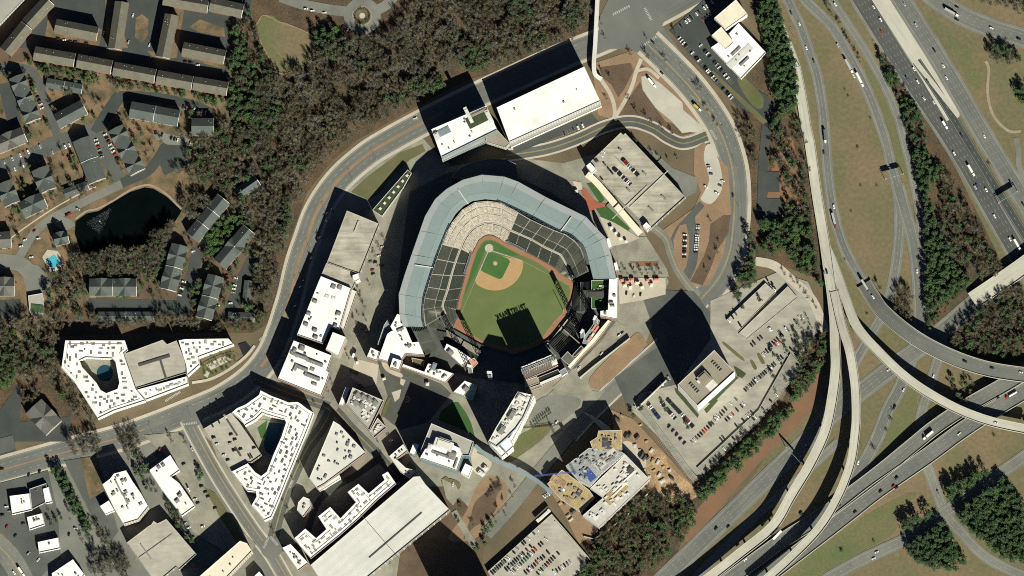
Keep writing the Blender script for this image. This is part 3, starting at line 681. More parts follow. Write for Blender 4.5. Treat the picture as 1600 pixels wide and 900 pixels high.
# --- parking deck, cinema row (west of ballpark)
bld('parking_deck', 'weathered concrete parking deck with ramp wall, west of the ballpark', 'parking deck', [
    W(p="542,329 593,350 562,428 511,410", h=22, roof='deck_stained', wall='wall_deck', par=1.1, parm='concrete', boxes=[(557, 354, 14, 1.6, 1.1, 'concrete')]),
    W(p="510,411 562,429 550,452 501,432", h=19, roof='deck_stained', wall='wall_deck', par=.8, parm='concrete'), W(p="551,430 560,427 562,436 556,440 551,437", h=23, roof='roof_white', par=.5)])
# a ramp wall on the deck
bld('office_block', 'white-roofed commercial block with brown vents, directly below the weathered parking deck', 'commercial block', [
    W(p="501.5,431.5 549,451 530,516 517,511 505,537 464,523", h=22, wall='wall_brick', boxes=[(521, 448, 5, 5, 1.5), (531, 449, 5, 5, 1.5), (511, 463, 4, 5, .6, 'unit_white'), (521, 466, 4, 5, .6, 'unit_white'), (492, 471, 4, 5, 2), (482, 490, 4, 5, 2), (529, 490, 4, 5, 2), (478, 507, 4, 5, 2), (524, 509, 4, 4, 2), (492, 516, 4, 5, 2), (493, 527, 4, 5, 2)], units=6),
    W(p="520,519 541,527 529,557 509,546", h=29, wall='wall_tan', par=.5), W(p="549,452 558,456 538,516 531,514", h=10, roof='roof_offwhite', wall='wall_brick', units=10)])
bld('theatre', 'big square white-roofed theatre with long dark skylight monitors, at the bend of the boulevard', 'theatre', [
    W(p="459,532 519,556 511,580 515,583 509,602 502,619 434,592", h=22, wall='wall_brick', boxes=[(467, 556, 20, 4, 2.2), (492, 567, 20, 4, 2.2), (473, 576, 13, 4, 2), (488, 589, 19, 4, 2.2), (472, 544, 6, 6, 2.5), (462, 574, 4, 8, 1.6), (460, 548, 4, 6, 2), (491, 600, 6, 3, 1.5), (488, 577, 5, 4, 1)], units=10)])
bld('office_block', 'white flat roof with rows of square plant inside tall parapets, beside the grey plaza', 'office block', [
    W(p="551,605.5 600,626 577,673 541,632", h=21, roof='roof_gray', wall='wall_brick', par=1.6, units=34, us=(2, 4.5), um='unit_white', boxes=[(559, 618, 7, 6, 2.5, 'unit'), (568, 621, 7, 6, 2.5, 'unit'), (577, 625, 7, 6, 2.5, 'unit'), (586, 630, 7, 6, 2.5, 'unit'), (556, 630, 7, 6, 2.2, 'unit'), (565, 634, 7, 6, 2.2, 'unit')]),
    W(p="540,605 546,606 537,634 529,633", h=14, wall='wall_brick', par=.5), W(p="590,653 604,668 585,684 577,675", h=18, roof='roof_gray', wall='wall_brick', par=1.2, units=22, um='unit_white')])
bld('office_block', 'pale wedge-shaped commercial building with dark rooftop plant between two diagonal streets', 'commercial block', [
    W(p="521,658 531,664 572,708 506,757 495,763 483,748", h=18, roof='roof_offwhite', wall='wall_brick', units=26, us=(1.2, 3.6)), W(p="508,757 530,742 533,747 500,768 496,764", h=8, roof='roof_offwhite', par=.4)])
bld('residential_block', 'white residential block with four wings like a comb, along the biggest parking deck', 'apartment block', [
    W(p="460,841 477,826 494,841 510,827 497,807 516,792 532,810 556,785 543,769 560,756 576,771 601,750 597,742 606,737 619,756 590,781 560,811 532,836 486,873 470,855", h=20, wall='wall_brick', units=70, clus=2)])
bld('corner_building', 'narrow white-roofed corner building at the lower street crossing', 'shop building', [W(p="441,856 454,850 482,880 466,892", h=14, wall='wall_brick', units=10)])
bld('kiosk_building', 'small pale six-sided building standing in deep shade between the wedge and comb blocks', 'small building', [W(p="466,785 474,776 484,780 486,792 474,808 464,797", h=12, roof='roof_offwhite', wall='wall_brick', units=4)])
bld('parking_deck', 'largest white-topped parking deck, with dashed bays and a dark ramp slot at the bottom centre', 'parking deck', [
    W(p="485,883 646,745 656,744 665,757 703,797 560,914 505,914", h=20, roof='roof_offwhite', wall='wall_deck', par=1.1, parm='concrete', boxes=[(618, 836, 80, 1.6, .6, 'roof_dark'), (597, 842, .5, 92, .35, 'roof_dark')])])
bld('garden_block', 'small L-shaped cream-roofed building between the hotel and the comb-shaped block', 'small building', [
    W(p="608,713 630,694 637,705 620,718 634,731 649,735 640,748 626,738", h=14, roof='roof_offwhite', wall='wall_brick', units=7)])
bld('hotel', 'square white-roofed hotel with a grey upper terrace and blue glass sides below the dark plaza', 'hotel', [
    W(p="674,661.5 740,690 733,712 722,712 718,700 683,684 664,702 656,716 654,712", h=37, roof='roof_gray', wall='wall_glass', par=1.3),
    W(p="683,684 718,700 723,711 714,736 656,716 664,702", h=40, wall='wall_glass', par=.8, units=6, boxes=[(693, 695, 22, 11, 3.5, 'unit_white'), (706, 712, 9, 9, 2.5), (688, 710, 20, 3, 1.5), (697, 687, 16, 2, 2), (712, 724, 2, 12, 1.5), (671, 699, 5, 8, 3, 'unit_white')]),
    W(p="646,692 655,695 648,712 640,708", h=26, wall='wall_glass', par=.5, units=3), W(p="727,724 739,730 732,746 720,739", h=14, wall='wall_white', par=.5)])
bld('office_building', 'slim white office building with glazed edges, curved plan, right of the hotel', 'office building', [
    W(p="809,612 832,617 826,634 818,652 806,670 790,686 776,698 763,690 775,668 792,640", h=52, roof='roof_offwhite', wall='wall_glass', par=1.4, units=40, us=(1.5, 5), um='unit_white', boxes=[(812, 622, 8, 7, 3, 'unit_white'), (800, 648, 12, 6, 3, 'unit'), (784, 672, 10, 6, 3, 'unit')]),
    W(p="763,691 776,699 790,687 795,684 802,698 784,714", h=40, wall='wall_white', par=.8, boxes=[(784, 700, 22, 2, .6), (780, 696, 20, 1.5, .6)]), W(p="833,618 836,620 812,668 800,690 795,685 818,653 827,634", h=46, wall='wall_white', par=.5)])
bld('office_building', 'tall tan-roofed office tower with bright white sides, alone in the east car park', 'office tower', [
    W(p="1116,547 1148,581 1090,634 1059,601", h=55, roof='roof_tan', wall='wall_tower', par=1.3, parm='trim', boxes=[(1101, 592, 13, 14, 6, 'roof_tan'), (1111, 601, 12, 10, 1.5, 'unit_white'), (1094, 594, 8, 4, 3, 'unit_white')]
      + [(1079 + i * 3, 600 + i * 3.2, 4, 1.6, 1.2) for i in range(5)] + [(1114 + i * 3.1, 566 + i * 3.2, 4, 1.6, 1.2) for i in range(5)])])
bld('office_building', 'tall office building below the lower edge, shading the ground beside the largest parking deck', 'office tower', [W(p="741,921 797,970 740,1010 695,950", h=60, roof='roof_tan', wall='wall_grey')])
bld('parking_deck', 'concrete parking deck with two rows of cars on its stained top, north-east of the ballpark', 'parking deck', [
    W(p="970,207 974,211 977,208 1071,308 1014,360 916,259", h=13, roof='deck_stained', wall='wall_deck', par=1.1, parm='concrete', boxes=[(968, 252, 16, .8, .5), (1014, 295, .9, 62, .9, 'concrete'), (984, 316, .9, 56, .9, 'concrete'), (969, 234, 4.5, 2, 1.5), (1037, 309, 8, 2, 1.2), (1017, 327, 8, 2, 1.2), (982, 297, 6, 2, 1.2), (1007, 271, 6, 2, 1.2)]),
    W(p="916,259 922,254 932,265 925,271", h=17, par=.4), W(p="1004,353 1010,347 1017,354 1011,360", h=18, par=.4)])
bld('convention_hall', 'very large plain white roof of a long hall above the ballpark', 'hall', [W(p="776,168 913,104 938,158 796,222", h=26, wall='wall_grey', par=.8, units=3), W(p="796,223 937,159 940,166 799,230", h=8, roof='roof_gray', par=.4)])
bld('office_building', 'white-roofed office with a planted roof court left of the long white hall', 'office building', [
    W(p="674,202 760,165 777,203 690,246", h=32, wall='wall_glass', par=1.2, units=8, boxes=[(693, 206, 16, 8, .8, 'roof_blue'), (745, 187, 24, 13, .8, 'shrub'), (732, 180, 4, 20, 3, 'roof_offwhite'), (764, 182, 5, 16, 3, 'roof_offwhite'), (748, 176, 20, 3, 2, 'roof_tan'), (683, 214, 6, 10, 3, 'unit_white')]),
    W(p="757,205 777,203 796,224 790,231 760,222", h=20, roof='plywood' if 0 else 'roof_tan', wall='wall_grey', par=.5), W(p="690,247 777,206 781,211 692,253", h=18, roof='roof_gray', wall='wall_glass', par=.4)])
bld('garden_pavilion', 'narrow green-roofed pavilion strip with small white roof boxes north-west of the ballpark', 'pavilion', [
    W(p="582,328 637,265 643,270 631,292 610,320 597,338", h=9, roof='shrub', wall='wall_grey', par=.8, boxes=[(594 + i * 7, 326 - i * 8.6, 3, 3, 1, 'unit_white') for i in range(7)])])
bld('hotel', 'white hotel with two beige wings in the dark lot at the top right', 'hotel', [
    W(p="1154,36 1197,82 1158,123 1111,74 1132,60", h=9, par=.8, boxes=[(1150, 80, 3, 14, 1.4), (1163, 96, 3, 14, 1.4), (1156, 88, 8, 36, .5, 'roof_offwhite')], units=6),
    W(p="1116,28 1150,-1 1168,22 1134,46", h=20, roof='roof_cream', par=.5), W(p="1112,55 1127,42 1147,66 1134,77", h=15, roof='roof_cream', par=.5)])
# --- lots on decks in the east
bld('parking_deck', 'low concrete parking deck with a dark light-well in the east car park', 'parking deck', [
    W(p="1196,442 1212,457 1153,519 1135,500", h=3.5, roof='concrete_deck', wall='wall_deck', par=.5, parm='concrete'), W(p="1231,447 1246,465 1167,530 1154,521", h=4, roof='concrete_deck', wall='wall_deck', par=.5, parm='concrete')])
bld('parking_deck', 'low concrete deck of striped bays along the lower right side of the east car park', 'parking deck', [
    W(p="1185,641 1235,552 1254,573 1185,660 1100,740 1089,731", h=2.5, roof='deck_strip', wall='wall_deck', par=.4, parm='concrete'), W(p="998,642 1006,636 1080,735 1092,748 1083,753", h=2.5, roof='deck_strip', wall='wall_deck', par=.4, parm='concrete')])
bld('parking_deck', 'concrete parking deck crowded with cars at the bottom edge beside the construction site', 'parking deck', [
    W(p="762,893 862,803 920,871 895,915 775,915", h=6, roof='concrete_deck', wall='wall_deck', par=1, parm='concrete', boxes=[(895, 845, 1, 62, .9, 'concrete'), (849, 806, 20, 4, 2.5, 'unit_white')])])
# --- south-west shops and hotels
bld('restaurant', 'white-roofed restaurant with a dark middle roof in the far south-west lot', 'restaurant', [
    W(p="15,775 46,771 50,797 19,804", h=7, units=3), W(p="46,764 72,755 75,783 50,796", h=6, roof='roof_dark', wall='wall_tan', units=1), W(p="67,764 76,761 82,785 71,787", h=7)])
bld('shop', 'small white-roofed shop just below the dark-roofed restaurant', 'shop', [W(p="42,808 66,802 70,820 46,828", h=7, units=7)])
bld('shop', 'plain rectangular white-roofed shop between the two car lots in the south-west', 'shop', [W(p="59,847 91,840 94,857 61,864", h=7, units=1)])
bld('shop', 'white-roofed shop with dark rooftop plant cut by the bottom edge at the left', 'shop', [W(p="81,896 114,874 132,898 112,925 84,930", h=9, units=9)])
bld('hotel', 'tall stepped white hotel with a brick terrace beside a strip of pines in the south-west', 'hotel', [
    W(p="160,757 172,748 178,740 197,735 207,752 221,772 232,792 216,812 193,819 180,797", h=24, units=22, us=(1, 4), wall='wall_tan', boxes=[(186, 762, 20, 2, 1.5), (196, 780, 14, 2, 1.5)]), W(p="156,791 170,782 179,798 165,804", h=9, par=.4)])
bld('office_block', 'L-shaped white-roofed office in the lot left of the diagonal street', 'office block', [W(p="233,735 266,711 281,735 267,745 280,755 305,791 284,806 253,766", h=10, units=3, boxes=[(248, 730, 4, 4, 2), (255, 727, 4, 4, 2), (281, 774, 4, 5, 2), (277, 783, 4, 5, 2)])])
bld('parking_deck', 'concrete parking deck with a stepped corner at the bottom left, below the stepped hotel', 'parking deck', [W(p="198,848 232,822 236,820 240,814 246,818 260,811 307,866 280,890 275,886 262,897 250,906 246,915", h=13, roof='concrete_deck', wall='wall_deck', par=1, parm='concrete', boxes=[(240, 855, 1, 52, .6), (228, 862, 22, 1.5, .6)])])
bld('office_block', 'long cream-roofed block cut by the bottom edge below the street crossing', 'office block', [W(p="310,902 375,845 386,849 394,861 352,905 345,930 300,930", h=26, roof='roof_cream', wall='wall_tan', units=8)])
bld('shop', 'plain white roof at the bottom edge beside the diagonal street', 'shop', [W(p="392,905 405,893 418,908 410,930 395,930", h=10)])
bld('greenhouse', 'decaying low building with green growth through its pale roof at the far left', 'ruin', [W(p="44,462 66,458 69,470 66,494 50,494 46,485", h=4, roof='roof_gray', wall='wall_siding', par=.4, boxes=[(58, 482, 9, 14, .8, 'pine')])])
bld('warehouse', 'pale grey roofed warehouse at the top left corner beyond the dark hedge', 'warehouse', [W(p="-40,-20 58,-22 2,36 -40,70", h=9, roof='roof_gray', wall='wall_grey', par=.4)])
# ================================================================== PITCHED-ROOF HOUSES
HOUSEQ = []
def house(label, x0, y0, x1, y1, wd, h=9, rh=2.6, m='shingle_green', wall='wall_siding', name='apartment_house', cat='apartment house', gables=0, parts=1, group=None, vents=3):
    """ridge from px (x0,y0) to (x1,y1); wd px across"""
    hr = h + rh
    a, b = P(x0, y0, hr), P(x1, y1, hr); d = (b - a); L0 = math.hypot(d.x, d.y); ang = math.atan2(d.y, d.x); c = (a + b) / 2
    root = thing(name, label, cat, (c.x, c.y, 0), group)
    ca, sa = math.cos(ang), math.sin(ang); hw = wd * S / 2
    T = lambda u, v, z: (c.x + u * ca - v * sa, c.y + u * sa + v * ca, z)
    hl = L0 / 2
    V = []; F = []; uv = []
    def quad(p, q, zt0, zt1=None):
        n = len(V); l = math.hypot(q[0] - p[0], q[1] - p[1])
        V.extend([T(p[0], p[1], 0), T(q[0], q[1], 0), T(q[0], q[1], zt0), T(p[0], p[1], zt0)]); F.append((n, n + 1, n + 2, n + 3)); uv.extend([(0, 0), (l, 0), (l, zt0), (0, zt0)])
    iw, il = hw - .5, hl - .4
    quad((-il, -iw), (il, -iw), h); quad((il, -iw), (il, iw), h); quad((il, iw), (-il, iw), h); quad((-il, iw), (-il, -iw), h)
    for e in (-il, il):
        n = len(V); V.extend([T(e, -iw, h), T(e, iw, h), T(e, 0, hr - .3)]); F.append((n, n + 1, n + 2)); uv.extend([(0, h), (2 * iw, h), (iw, hr)])
    obj('wall', V, F, wall, root, uv=uv)
    mb = MB(); t = .25
    for s_ in (1, -1):
        e = [T(-hl, s_ * hw, h - .1), T(hl, s_ * hw, h - .1), T(hl, 0, hr), T(-hl, 0, hr)]
        if s_ > 0: e = e[1::-1] + e[:1:-1]
        mb.face(e); lo = [(v[0], v[1], v[2] - t) for v in e]; mb.face(lo[::-1])
        for i in range(4): mb.face([e[i], lo[i], lo[(i + 1) % 4], e[(i + 1) % 4]])
    roof = mb.build('roof', m, root)
    if gables:
        for k in range(gables):
            u = -hl + L0 * (k + .5) / gables; g = hw * .72; mb = MB()
            for s_ in (1, -1):
                p = [T(u - g, s_ * (hw + .3), h + .02), T(u, s_ * (hw + .3), hr - .25), T(u, 0, hr - .02), T(u + g, s_ * (hw + .3), h + .02)]
                mb.face([p[0], p[1], p[2]]); mb.face([p[1], p[3], p[2]]); mb.face([p[0], p[3], p[1]])
            mb.build('cross_gable', m, roof)
    for k in range(1, parts):
        u = -hl + L0 * k / parts; mb = MB()
        for s_ in (1, -1):
            p = [T(u, s_ * hw, h - .2), T(u, 0, hr - .1)]; mb.bar((p[0][0], p[0][1], p[0][2] + .35), (p[1][0], p[1][1], p[1][2] + .35), .3)
        mb.build('party_wall', 'trim', root)
    mb = MB()
    for e in (hl + .06,):
        for s_ in (1, -1): mb.bar(T(e, s_ * hw, h - .1), T(e, 0, hr), .28)
    mb.build('gable_trim', 'trim', root)
    for k in range(vents):
        u = R.uniform(-hl * .85, hl * .85); v = R.choice((-1, 1)) * R.uniform(.2, .7) * hw; mb = MB(); z = hr - rh * abs(v) / hw
        mb.box(T(u, v, z - .2), .5, .5, .8, ang); mb.build('roof_vent', 'trim', roof)
    q = [(x0, y0), (x1, y1)]; n = side(q, wd / 2) + side(q, -wd / 2)[::-1]; HARD.append((n, bbox(n))); HOUSEQ.append(('by the ' + label, n))
BR = 'shingle_brown'
TH = [("brown-roofed terrace at the top left corner, lower of the slanted pair", 8, 80, 41, 39), ("brown-roofed terrace at the top left, upper of the slanted pair", 42, 37, 76, 0),
      ("short brown-roofed terrace behind a soil bank right of the slanted pair", 86, 39, 152, 52), ("upright brown-roofed terrace left of the oval garden island", 190, 2, 179, 76),
      ("upright brown-roofed terrace right of the oval garden island", 268, 22, 254, 89), ("brown-roofed terrace below the orange soil plot at the top", 285, 75, 351, 88),
      ("left brown-roofed terrace of the pair above the orange soil plot", 255, -4, 325, 8), ("right brown-roofed terrace of the pair above the orange soil plot", 328, 5, 379, 16),
      ("first terrace from the left in the long brown-roofed row", 53, 82, 116, 93), ("second terrace from the left in the long brown-roofed row", 120, 94, 174, 104), ("middle terrace of the long brown-roofed row", 177, 106, 242, 118),
      ("fourth terrace from the left in the long brown-roofed row", 245, 119, 300, 129), ("rightmost terrace of the long brown-roofed row, next to the woods", 302, 129, 355, 138)]
for t in TH: house(t[0], *t[1:], 22, 12, 4.4, BR, 'wall_brick', 'terrace_house', 'terrace', vents=4, group='brown-roofed terraces at the top left')
GH = [("grey-green house with three cross gables beside the curved lane", 25, 118, 52, 188, 25, 3, 2), ("slim grey-green house below the pine hedge at the upper left", 72, 129, 128, 139, 16, 0, 2),
      ("grey-green house with a shadowed upper slope above the small striped lot", 88, 189, 131, 166, 25, 0, 1), ("long grey-green house with a white party wall below the hedge", 203, 170, 279, 184, 26, 0, 2),
      ("square grey-green house at the edge of the big wood", 299, 197, 333, 197, 27, 0, 1), ("upright grey-green house with cross gables left of the turning lot", 180, 199, 215, 268, 26, 3, 2),
      ("grey-green house cut by the left edge, above the sloping car lot", -8, 228, 38, 209, 26, 1, 1), ("dark grey-green upright house between the lawn court and the red-car lot", 126, 216, 152, 282, 29, 0, 2),
      ("square grey-green house with crossed ridges beside the brown lawn court", 61, 262, 75, 297, 27, 1, 1), ("grey-green house at the left edge, just above the pond road", 5, 284, 19, 318, 26, 1, 1),
      ("grey-green house with crossed ridges above the pond road's left end", 33, 328, 69, 311, 27, 1, 1), ("slim grey-green house under a dark shade band, above the pond road", 100, 303, 137, 289, 15, 0, 1),
      ("small clubhouse with a crossed roof between the pool and the pond", 84, 374, 106, 369, 20, 1, 1), ("grey-green house cut by the left edge below the pond road", -8, 375, 17, 373, 26, 0, 1),
      ("long grey-green house right of the pond with a white mid wall", 281, 382, 262, 452, 27, 2, 2), ("long half-shaded grey-green house behind bare trees at the pond's right end", 300, 370, 349, 310, 25, 0, 3),
      ("grey-green house with a white mid wall under the bright green trees", 343, 412, 389, 358, 25, 1, 2), ("upright grey-green house with crossed gables, lowest on the right lane", 337, 430, 318, 497, 26, 2, 2),
      ("grey-green house cut by the left edge, below the bare lot", -10, 447, 22, 447, 29, 1, 1), ("wide grey-green house behind bare trees below the pond", 139, 448, 213, 448, 27, 2, 2),
      ("long low garage with a half-shaded roof above the courtyard block", 153, 494, 240, 494, 15, 0, 2), ("low garage at the wood's edge beside the lowest upright house", 356, 494, 397, 496, 15, 0, 1),
      ("slim upright dark-roofed house against the woods at the lane's right side", 388, 438, 384, 478, 13, 0, 1), ("dark brown-roofed house hidden in the woods right of the pond", 372, 302, 402, 281, 19, 0, 1),
      ("grey gabled office among small lots left of the boulevard", 52, 634, 84, 668, 34, 1, 1)]
for i, t in enumerate(GH): house(t[0], *t[1:6], 9.5 if t[5] > 17 else 4, 4.4 if t[5] > 17 else 2.0, 'shingle_grey' if i in (6, 18, 24, 13) else 'shingle_green', gables=t[6], parts=t[7], group='grey-green pitched-roof houses round the pond')
def wall_thing(label, s, h, wd=1.4, m='concrete'):
    pts = pp(s); mid = pts[len(pts) // 2]; b = P(mid[0], mid[1], 0); mb = MB(); A = side(pts, -wd / 2); B = side(pts, wd / 2)
    for i in range(len(pts) - 1):
        a0, b0, b1, a1 = (P(*q, h) for q in (A[i], B[i], B[i + 1], A[i + 1])); lo = lambda v: Vector((v.x, v.y, 0))
        mb.face([a0, b0, b1, a1]); mb.face([lo(a0), a0, a1, lo(a1)]); mb.face([b0, lo(b0), lo(b1), b1])
        if i == 0: mb.face([a0, lo(a0), lo(b0), b0])
        if i == len(pts) - 2: mb.face([a1, b1, lo(b1), lo(a1)])
    tag(mb.build('retaining_wall', m, None, b), label, 'retaining wall')
wall_thing('straight concrete retaining wall along the upper edge of the bare soil bank', "906,590 930,570 960,547 984,528", 4.5)
wall_thing('tall concrete retaining wall at the upper left edge of the tower car park', "996,637 1015,619 1041,594", 8)
wall_thing('low pale retaining wall curving round the lower edge of the construction site', "912,838 928,842 950,828 985,800 1015,768", 3, 1.2, 'paving_light')
# ================================================================== BALLPARK
FIELD = "758,369 766,368 776,371 787,376 798,382 810,388 821,393 840,403 859,414 872,423 875,429 886,434 897,440 897,452 893,470 886,486 889,493 880,508 870,521 853,533 830,545 800,554 789,549 770,545 751,538 730,526 708,514 710,506 717,494 714,484 717,468 722,450 727,430 732,414 736,401 741,390 749,375"
sheet('bowl_apron', ["640,300 700,270 770,260 860,300 930,350 965,430 965,500 900,575 820,600 740,590 640,560 615,490"], 'asphalt', True)
sheet('warning_track', [FIELD], 'track', True)
sheet('outfield_grass', ["758,375.5 766,374 774,376.5 792,387 815,399 840,410 853,419 861,426 870,435 880,440 889,445.5 891,456 888,468 882,485 877,491 865,503 848,526 825,538 799,546 789,542 770,538 752,532 736,522 722,508 719,495 719,482 723,466 727,450 731,438 736,420 740,408 746,391 751,381"], 'outfield', True)
sheet('foul_grass', ["757,378 766,376 775,379 790,387.5 812,399 800,400 770,391 758,391 748,415 741,432 733,445 728,458 724,468 728,450 733,436 739,412 746,392"], 'infield')
arc = [(773 + 45 * math.cos(t), 409 + 45 * math.sin(t)) for t in [math.radians(a) for a in range(3, 134, 6)]]
sheet('infield_dirt', ["764,396 816,407 " + ' '.join('%.1f,%.1f' % p for p in arc) + " 742.5,439"], 'clay')
sheet('infield_grass', ["764,392.5 790,402.5 794,404.5 797,409 785.5,433 782,436 778,435.5 757,426 752,423 751.5,418"], 'infield')
sheet('home_plate_circle', [circ(764.2, 387.8, 6.6)], 'paving_light'); sheet('pitcher_mound', [circ(773.8, 411.5, 3.6)], 'clay'); sheet('mound_top', [circ(774, 412, 1.7)], 'paving_light')
z = LAYER[0]
strip('paint', [(764.5, 390.5), (816, 407.5)], 1.2, z); strip('paint', [(763.5, 391), (742.5, 439)], 1.2, z); strip('paint', [(816, 407.5), (888, 445)], .35, z); strip('paint', [(742.5, 439), (718, 495)], .35, z); LAYER[0] += .01

park = thing('ballpark', 'baseball stadium with a blue-grey horseshoe roof round a green diamond', 'stadium', P(775, 440))
OUT = pp("630,511 624,490 623,460 632,430 643,398 656,361 664,338 680,311 698,295 723,281 753,273 788,276 810,284 853,308 890,326 916,339 937,362 946,371 955,398 963,436")
INN = pp("662,511 659,496 661,466 670,435 680,404 694,368 702,350 712,334 724,322 738,314 758,311 777,313 792,319 832,338 868,357 893,367 908,380 914,388 920,408 927,436")
def lerp(a, b, t): return tuple(a[i] + (b[i] - a[i]) * t for i in range(2))
zO, zM, zI = 34.0, 35.5, 37.0
n = len(OUT)
def band(name, m, t0, t1, z0, z1, th=.8):
    mb = MB()
    for i in range(n - 1):
        a, b, c_, d_ = (P(*lerp(OUT[i], INN[i], t0), z0), P(*lerp(OUT[i], INN[i], t1), z1), P(*lerp(OUT[i + 1], INN[i + 1], t1), z1), P(*lerp(OUT[i + 1], INN[i + 1], t0), z0))
        dn = Vector((0, 0, -th)); mb.face([a, b, c_, d_]); mb.face([a + dn, d_ + dn, c_ + dn, b + dn]); mb.face([a, d_, d_ + dn, a + dn]); mb.face([b, b + dn, c_ + dn, c_])
        if i == 0: mb.face([a, a + dn, b + dn, b])
        if i == n - 2: mb.face([d_, c_, c_ + dn, d_ + dn])
    return mb.build(name, m, park)
can = band('roof_outer_band', 'canopy_pale', 0, .27, zO, zO + .3)
band('roof_panel', 'canopy_blue', .275, .72, zO + .1, zO + .5); band('roof_panel', 'canopy_blue', .725, 1, zO + .55, zO + .2)
# radial seams and bright ribs on the canopy
for i in range(n):
    if i in (6, 14, 3): continue
    a = P(*lerp(OUT[i], INN[i], .03), zO + .12); m_ = P(*lerp(OUT[i], INN[i], .28), zO + .55); b = P(*lerp(OUT[i], INN[i], .98), zO + .45)
    mb = MB(); mb.bar(a, m_, .13); mb.bar(m_, b, .13); mb.build('roof_seam', 'canopy_pale' if 7 <= i <= 12 else 'steel_dark' if i in (0, 4, 13) else 'roof_blue', park)
for i, t in ((8, .5), (3, .55), (14, .35)):
    p0 = lerp(OUT[i], OUT[i + 1], t); q0 = lerp(INN[i], INN[i + 1], t); mb = MB()
    mb.bar(P(*lerp(p0, q0, .28), zO + 1), P(*lerp(p0, q0, 1.02), zO + 1), .6); mb.build('roof_rib', 'trim', park)
# dark edge truss with floodlights along the straight stretches of the inner edge
def poly3(pts, z): return [P(x, y, z) for x, y in pts]
for rng in (range(0, 7), range(11, 19)):
    mb = MB(); pts = [INN[i] for i in rng]; pts = smooth(pts, n=5); q = poly3(pts, zO + 1.0); q2 = [P(x, y, zO + 1.4) for x, y in side(pts, 3 if rng[0] == 0 else 3)]
    for i in range(len(q) - 1):
        mb.bar(q[i], q[i + 1], .3); mb.bar(q2[i], q2[i + 1], .25); mb.bar(q[i], q2[i + 1], .2); mb.bar(q2[i], q[i + 1], .2)
    mb.build('light_truss', 'steel_dark', park)
# outer facade
mb = MB(); fo = [lerp(OUT[i], INN[i], .12) for i in range(n)]
for i in range(n - 1):
    a, b = P(*fo[i], zO - 1), P(*fo[i + 1], zO - 1); mb.face([(a.x, a.y, 0), (a.x, a.y, zO - 2), (b.x, b.y, zO - 2), (b.x, b.y, 0)])
mb.build('facade', 'brickwall', park)
mb = MB()
lowp = pp("706,277 720,262 740,253 765,248 790,249 806,256 810,282 790,275 753,272 724,280")
shell(park, lowp, 14, 'asphalt', 'wall_brick', par=.6, parm='steel', rname='terrace_roof')
# seating bowl
A = pp("709,511 714,484 717,468 722,450 727,431 732,413 737,398 742,388 748,376 755,370 763,367 771,368 780,373 790,380 805,386 822,394 840,404 857,413 868,420 873,428 885,434 896,440")
B = pp("697,490 692,479 694,471 700,454 706,431 712,411 720,389 725,376 733,364 744,354 757,349 770,348.5 785,353 798,361 812,367 830,375 847,385 863,393 876,399 883,411 890,424 895,436")
Cc = pp("664,510 661,484 663,466 668,449 674,429 682,405 690,382 697,364 706,348 722,328 742,316 762,314 784,317 810,332 829,343 848,352 866,360 883,366 898,376 908,388 914,404 920,424")
zA, zB, zC = 1.2, 6.5, 23.0
mb = MB()
for i in range(len(A) - 1):
    mb.face([P(*A[i], zA - .7), P(*A[i + 1], zA - .7), P(*B[i + 1], zB - .6), P(*B[i], zB - .6)])
    mb.face([P(*B[i], zB - .55), P(*B[i + 1], zB - .55), P(*Cc[i + 1], zC - .7), P(*Cc[i], zC - .7)])
mb.mi = [1 if 12 <= k < 26 else 0 for k in range(len(mb.F))]; mb.build('bowl_slab', ['bowl', 'roof_gray'], park)
mb = MB()
for i in range(len(A) - 1):
    a, b = P(*A[i], zA), P(*A[i + 1], zA); mb.face([(a.x, a.y, 0), (a.x, a.y, zA), (b.x, b.y, zA), (b.x, b.y, 0)])
mb.build('field_wall', 'steel_dark', park)
def section(q, z0, z1, rows, m, gap=.032):
    """q: low-left, low-right, high-right, high-left in px; terraced seat rows"""
    g0, g1 = gap, 1 - gap; mb = MB()
    for r in range(rows):
        t0, t1 = r / rows, (r + .82) / rows; za = z0 + (z1 - z0) * r / rows + .25; zb = z0 + (z1 - z0) * (r + 1) / rows
        l0, l1 = lerp(q[0], q[3], t0), lerp(q[0], q[3], t1); r0, r1 = lerp(q[1], q[2], t0), lerp(q[1], q[2], t1)
        a, b, c_, d_ = P(*lerp(l0, r0, g0), za), P(*lerp(l0, r0, g1), za), P(*lerp(l1, r1, g1), za), P(*lerp(l1, r1, g0), za)
        up = Vector((0, 0, zb - za)); mb.face([a, b, c_, d_]); mb.face([d_, c_, c_ + up, d_ + up])
    return mb.build('seating_section', m, park)
for i in range(len(A) - 1):
    cream = 6 <= i <= 12; m1 = 'seat_cream' if cream else 'seat_grey' if i in (0, 18, 19, 20) else 'seat_dark'
    q = [A[i], A[i + 1], B[i + 1], B[i]]
    section([lerp(q[0], q[3], .06), lerp(q[1], q[2], .06), lerp(q[1], q[2], .93), lerp(q[0], q[3], .93)], zA, zB, 8, m1)
    u = [B[i], B[i + 1], Cc[i + 1], Cc[i]]; md = lambda t: (lerp(u[0], u[3], t), lerp(u[1], u[2], t))
    f = lambda t0, t1, rows, m: section([md(t0)[0], md(t0)[1], md(t1)[1], md(t1)[0]], zB + (zC - zB) * t0, zB + (zC - zB) * t1, rows, m)
    if cream: f(.08, .42, 7, 'seat_cream'); f(.45, .74, 6, 'seat_cream'); f(.79, .96, 3, 'seat_cream')
    else: f(.08, .40, 7, 'seat_dark'); f(.43, .95, 11, 'seat_grey')
cr = [(p[0], p[1]) for p in B]
mb = MB(); a = side(smooth(cr, n=3), -.9); b = side(smooth(cr, n=3), .9)
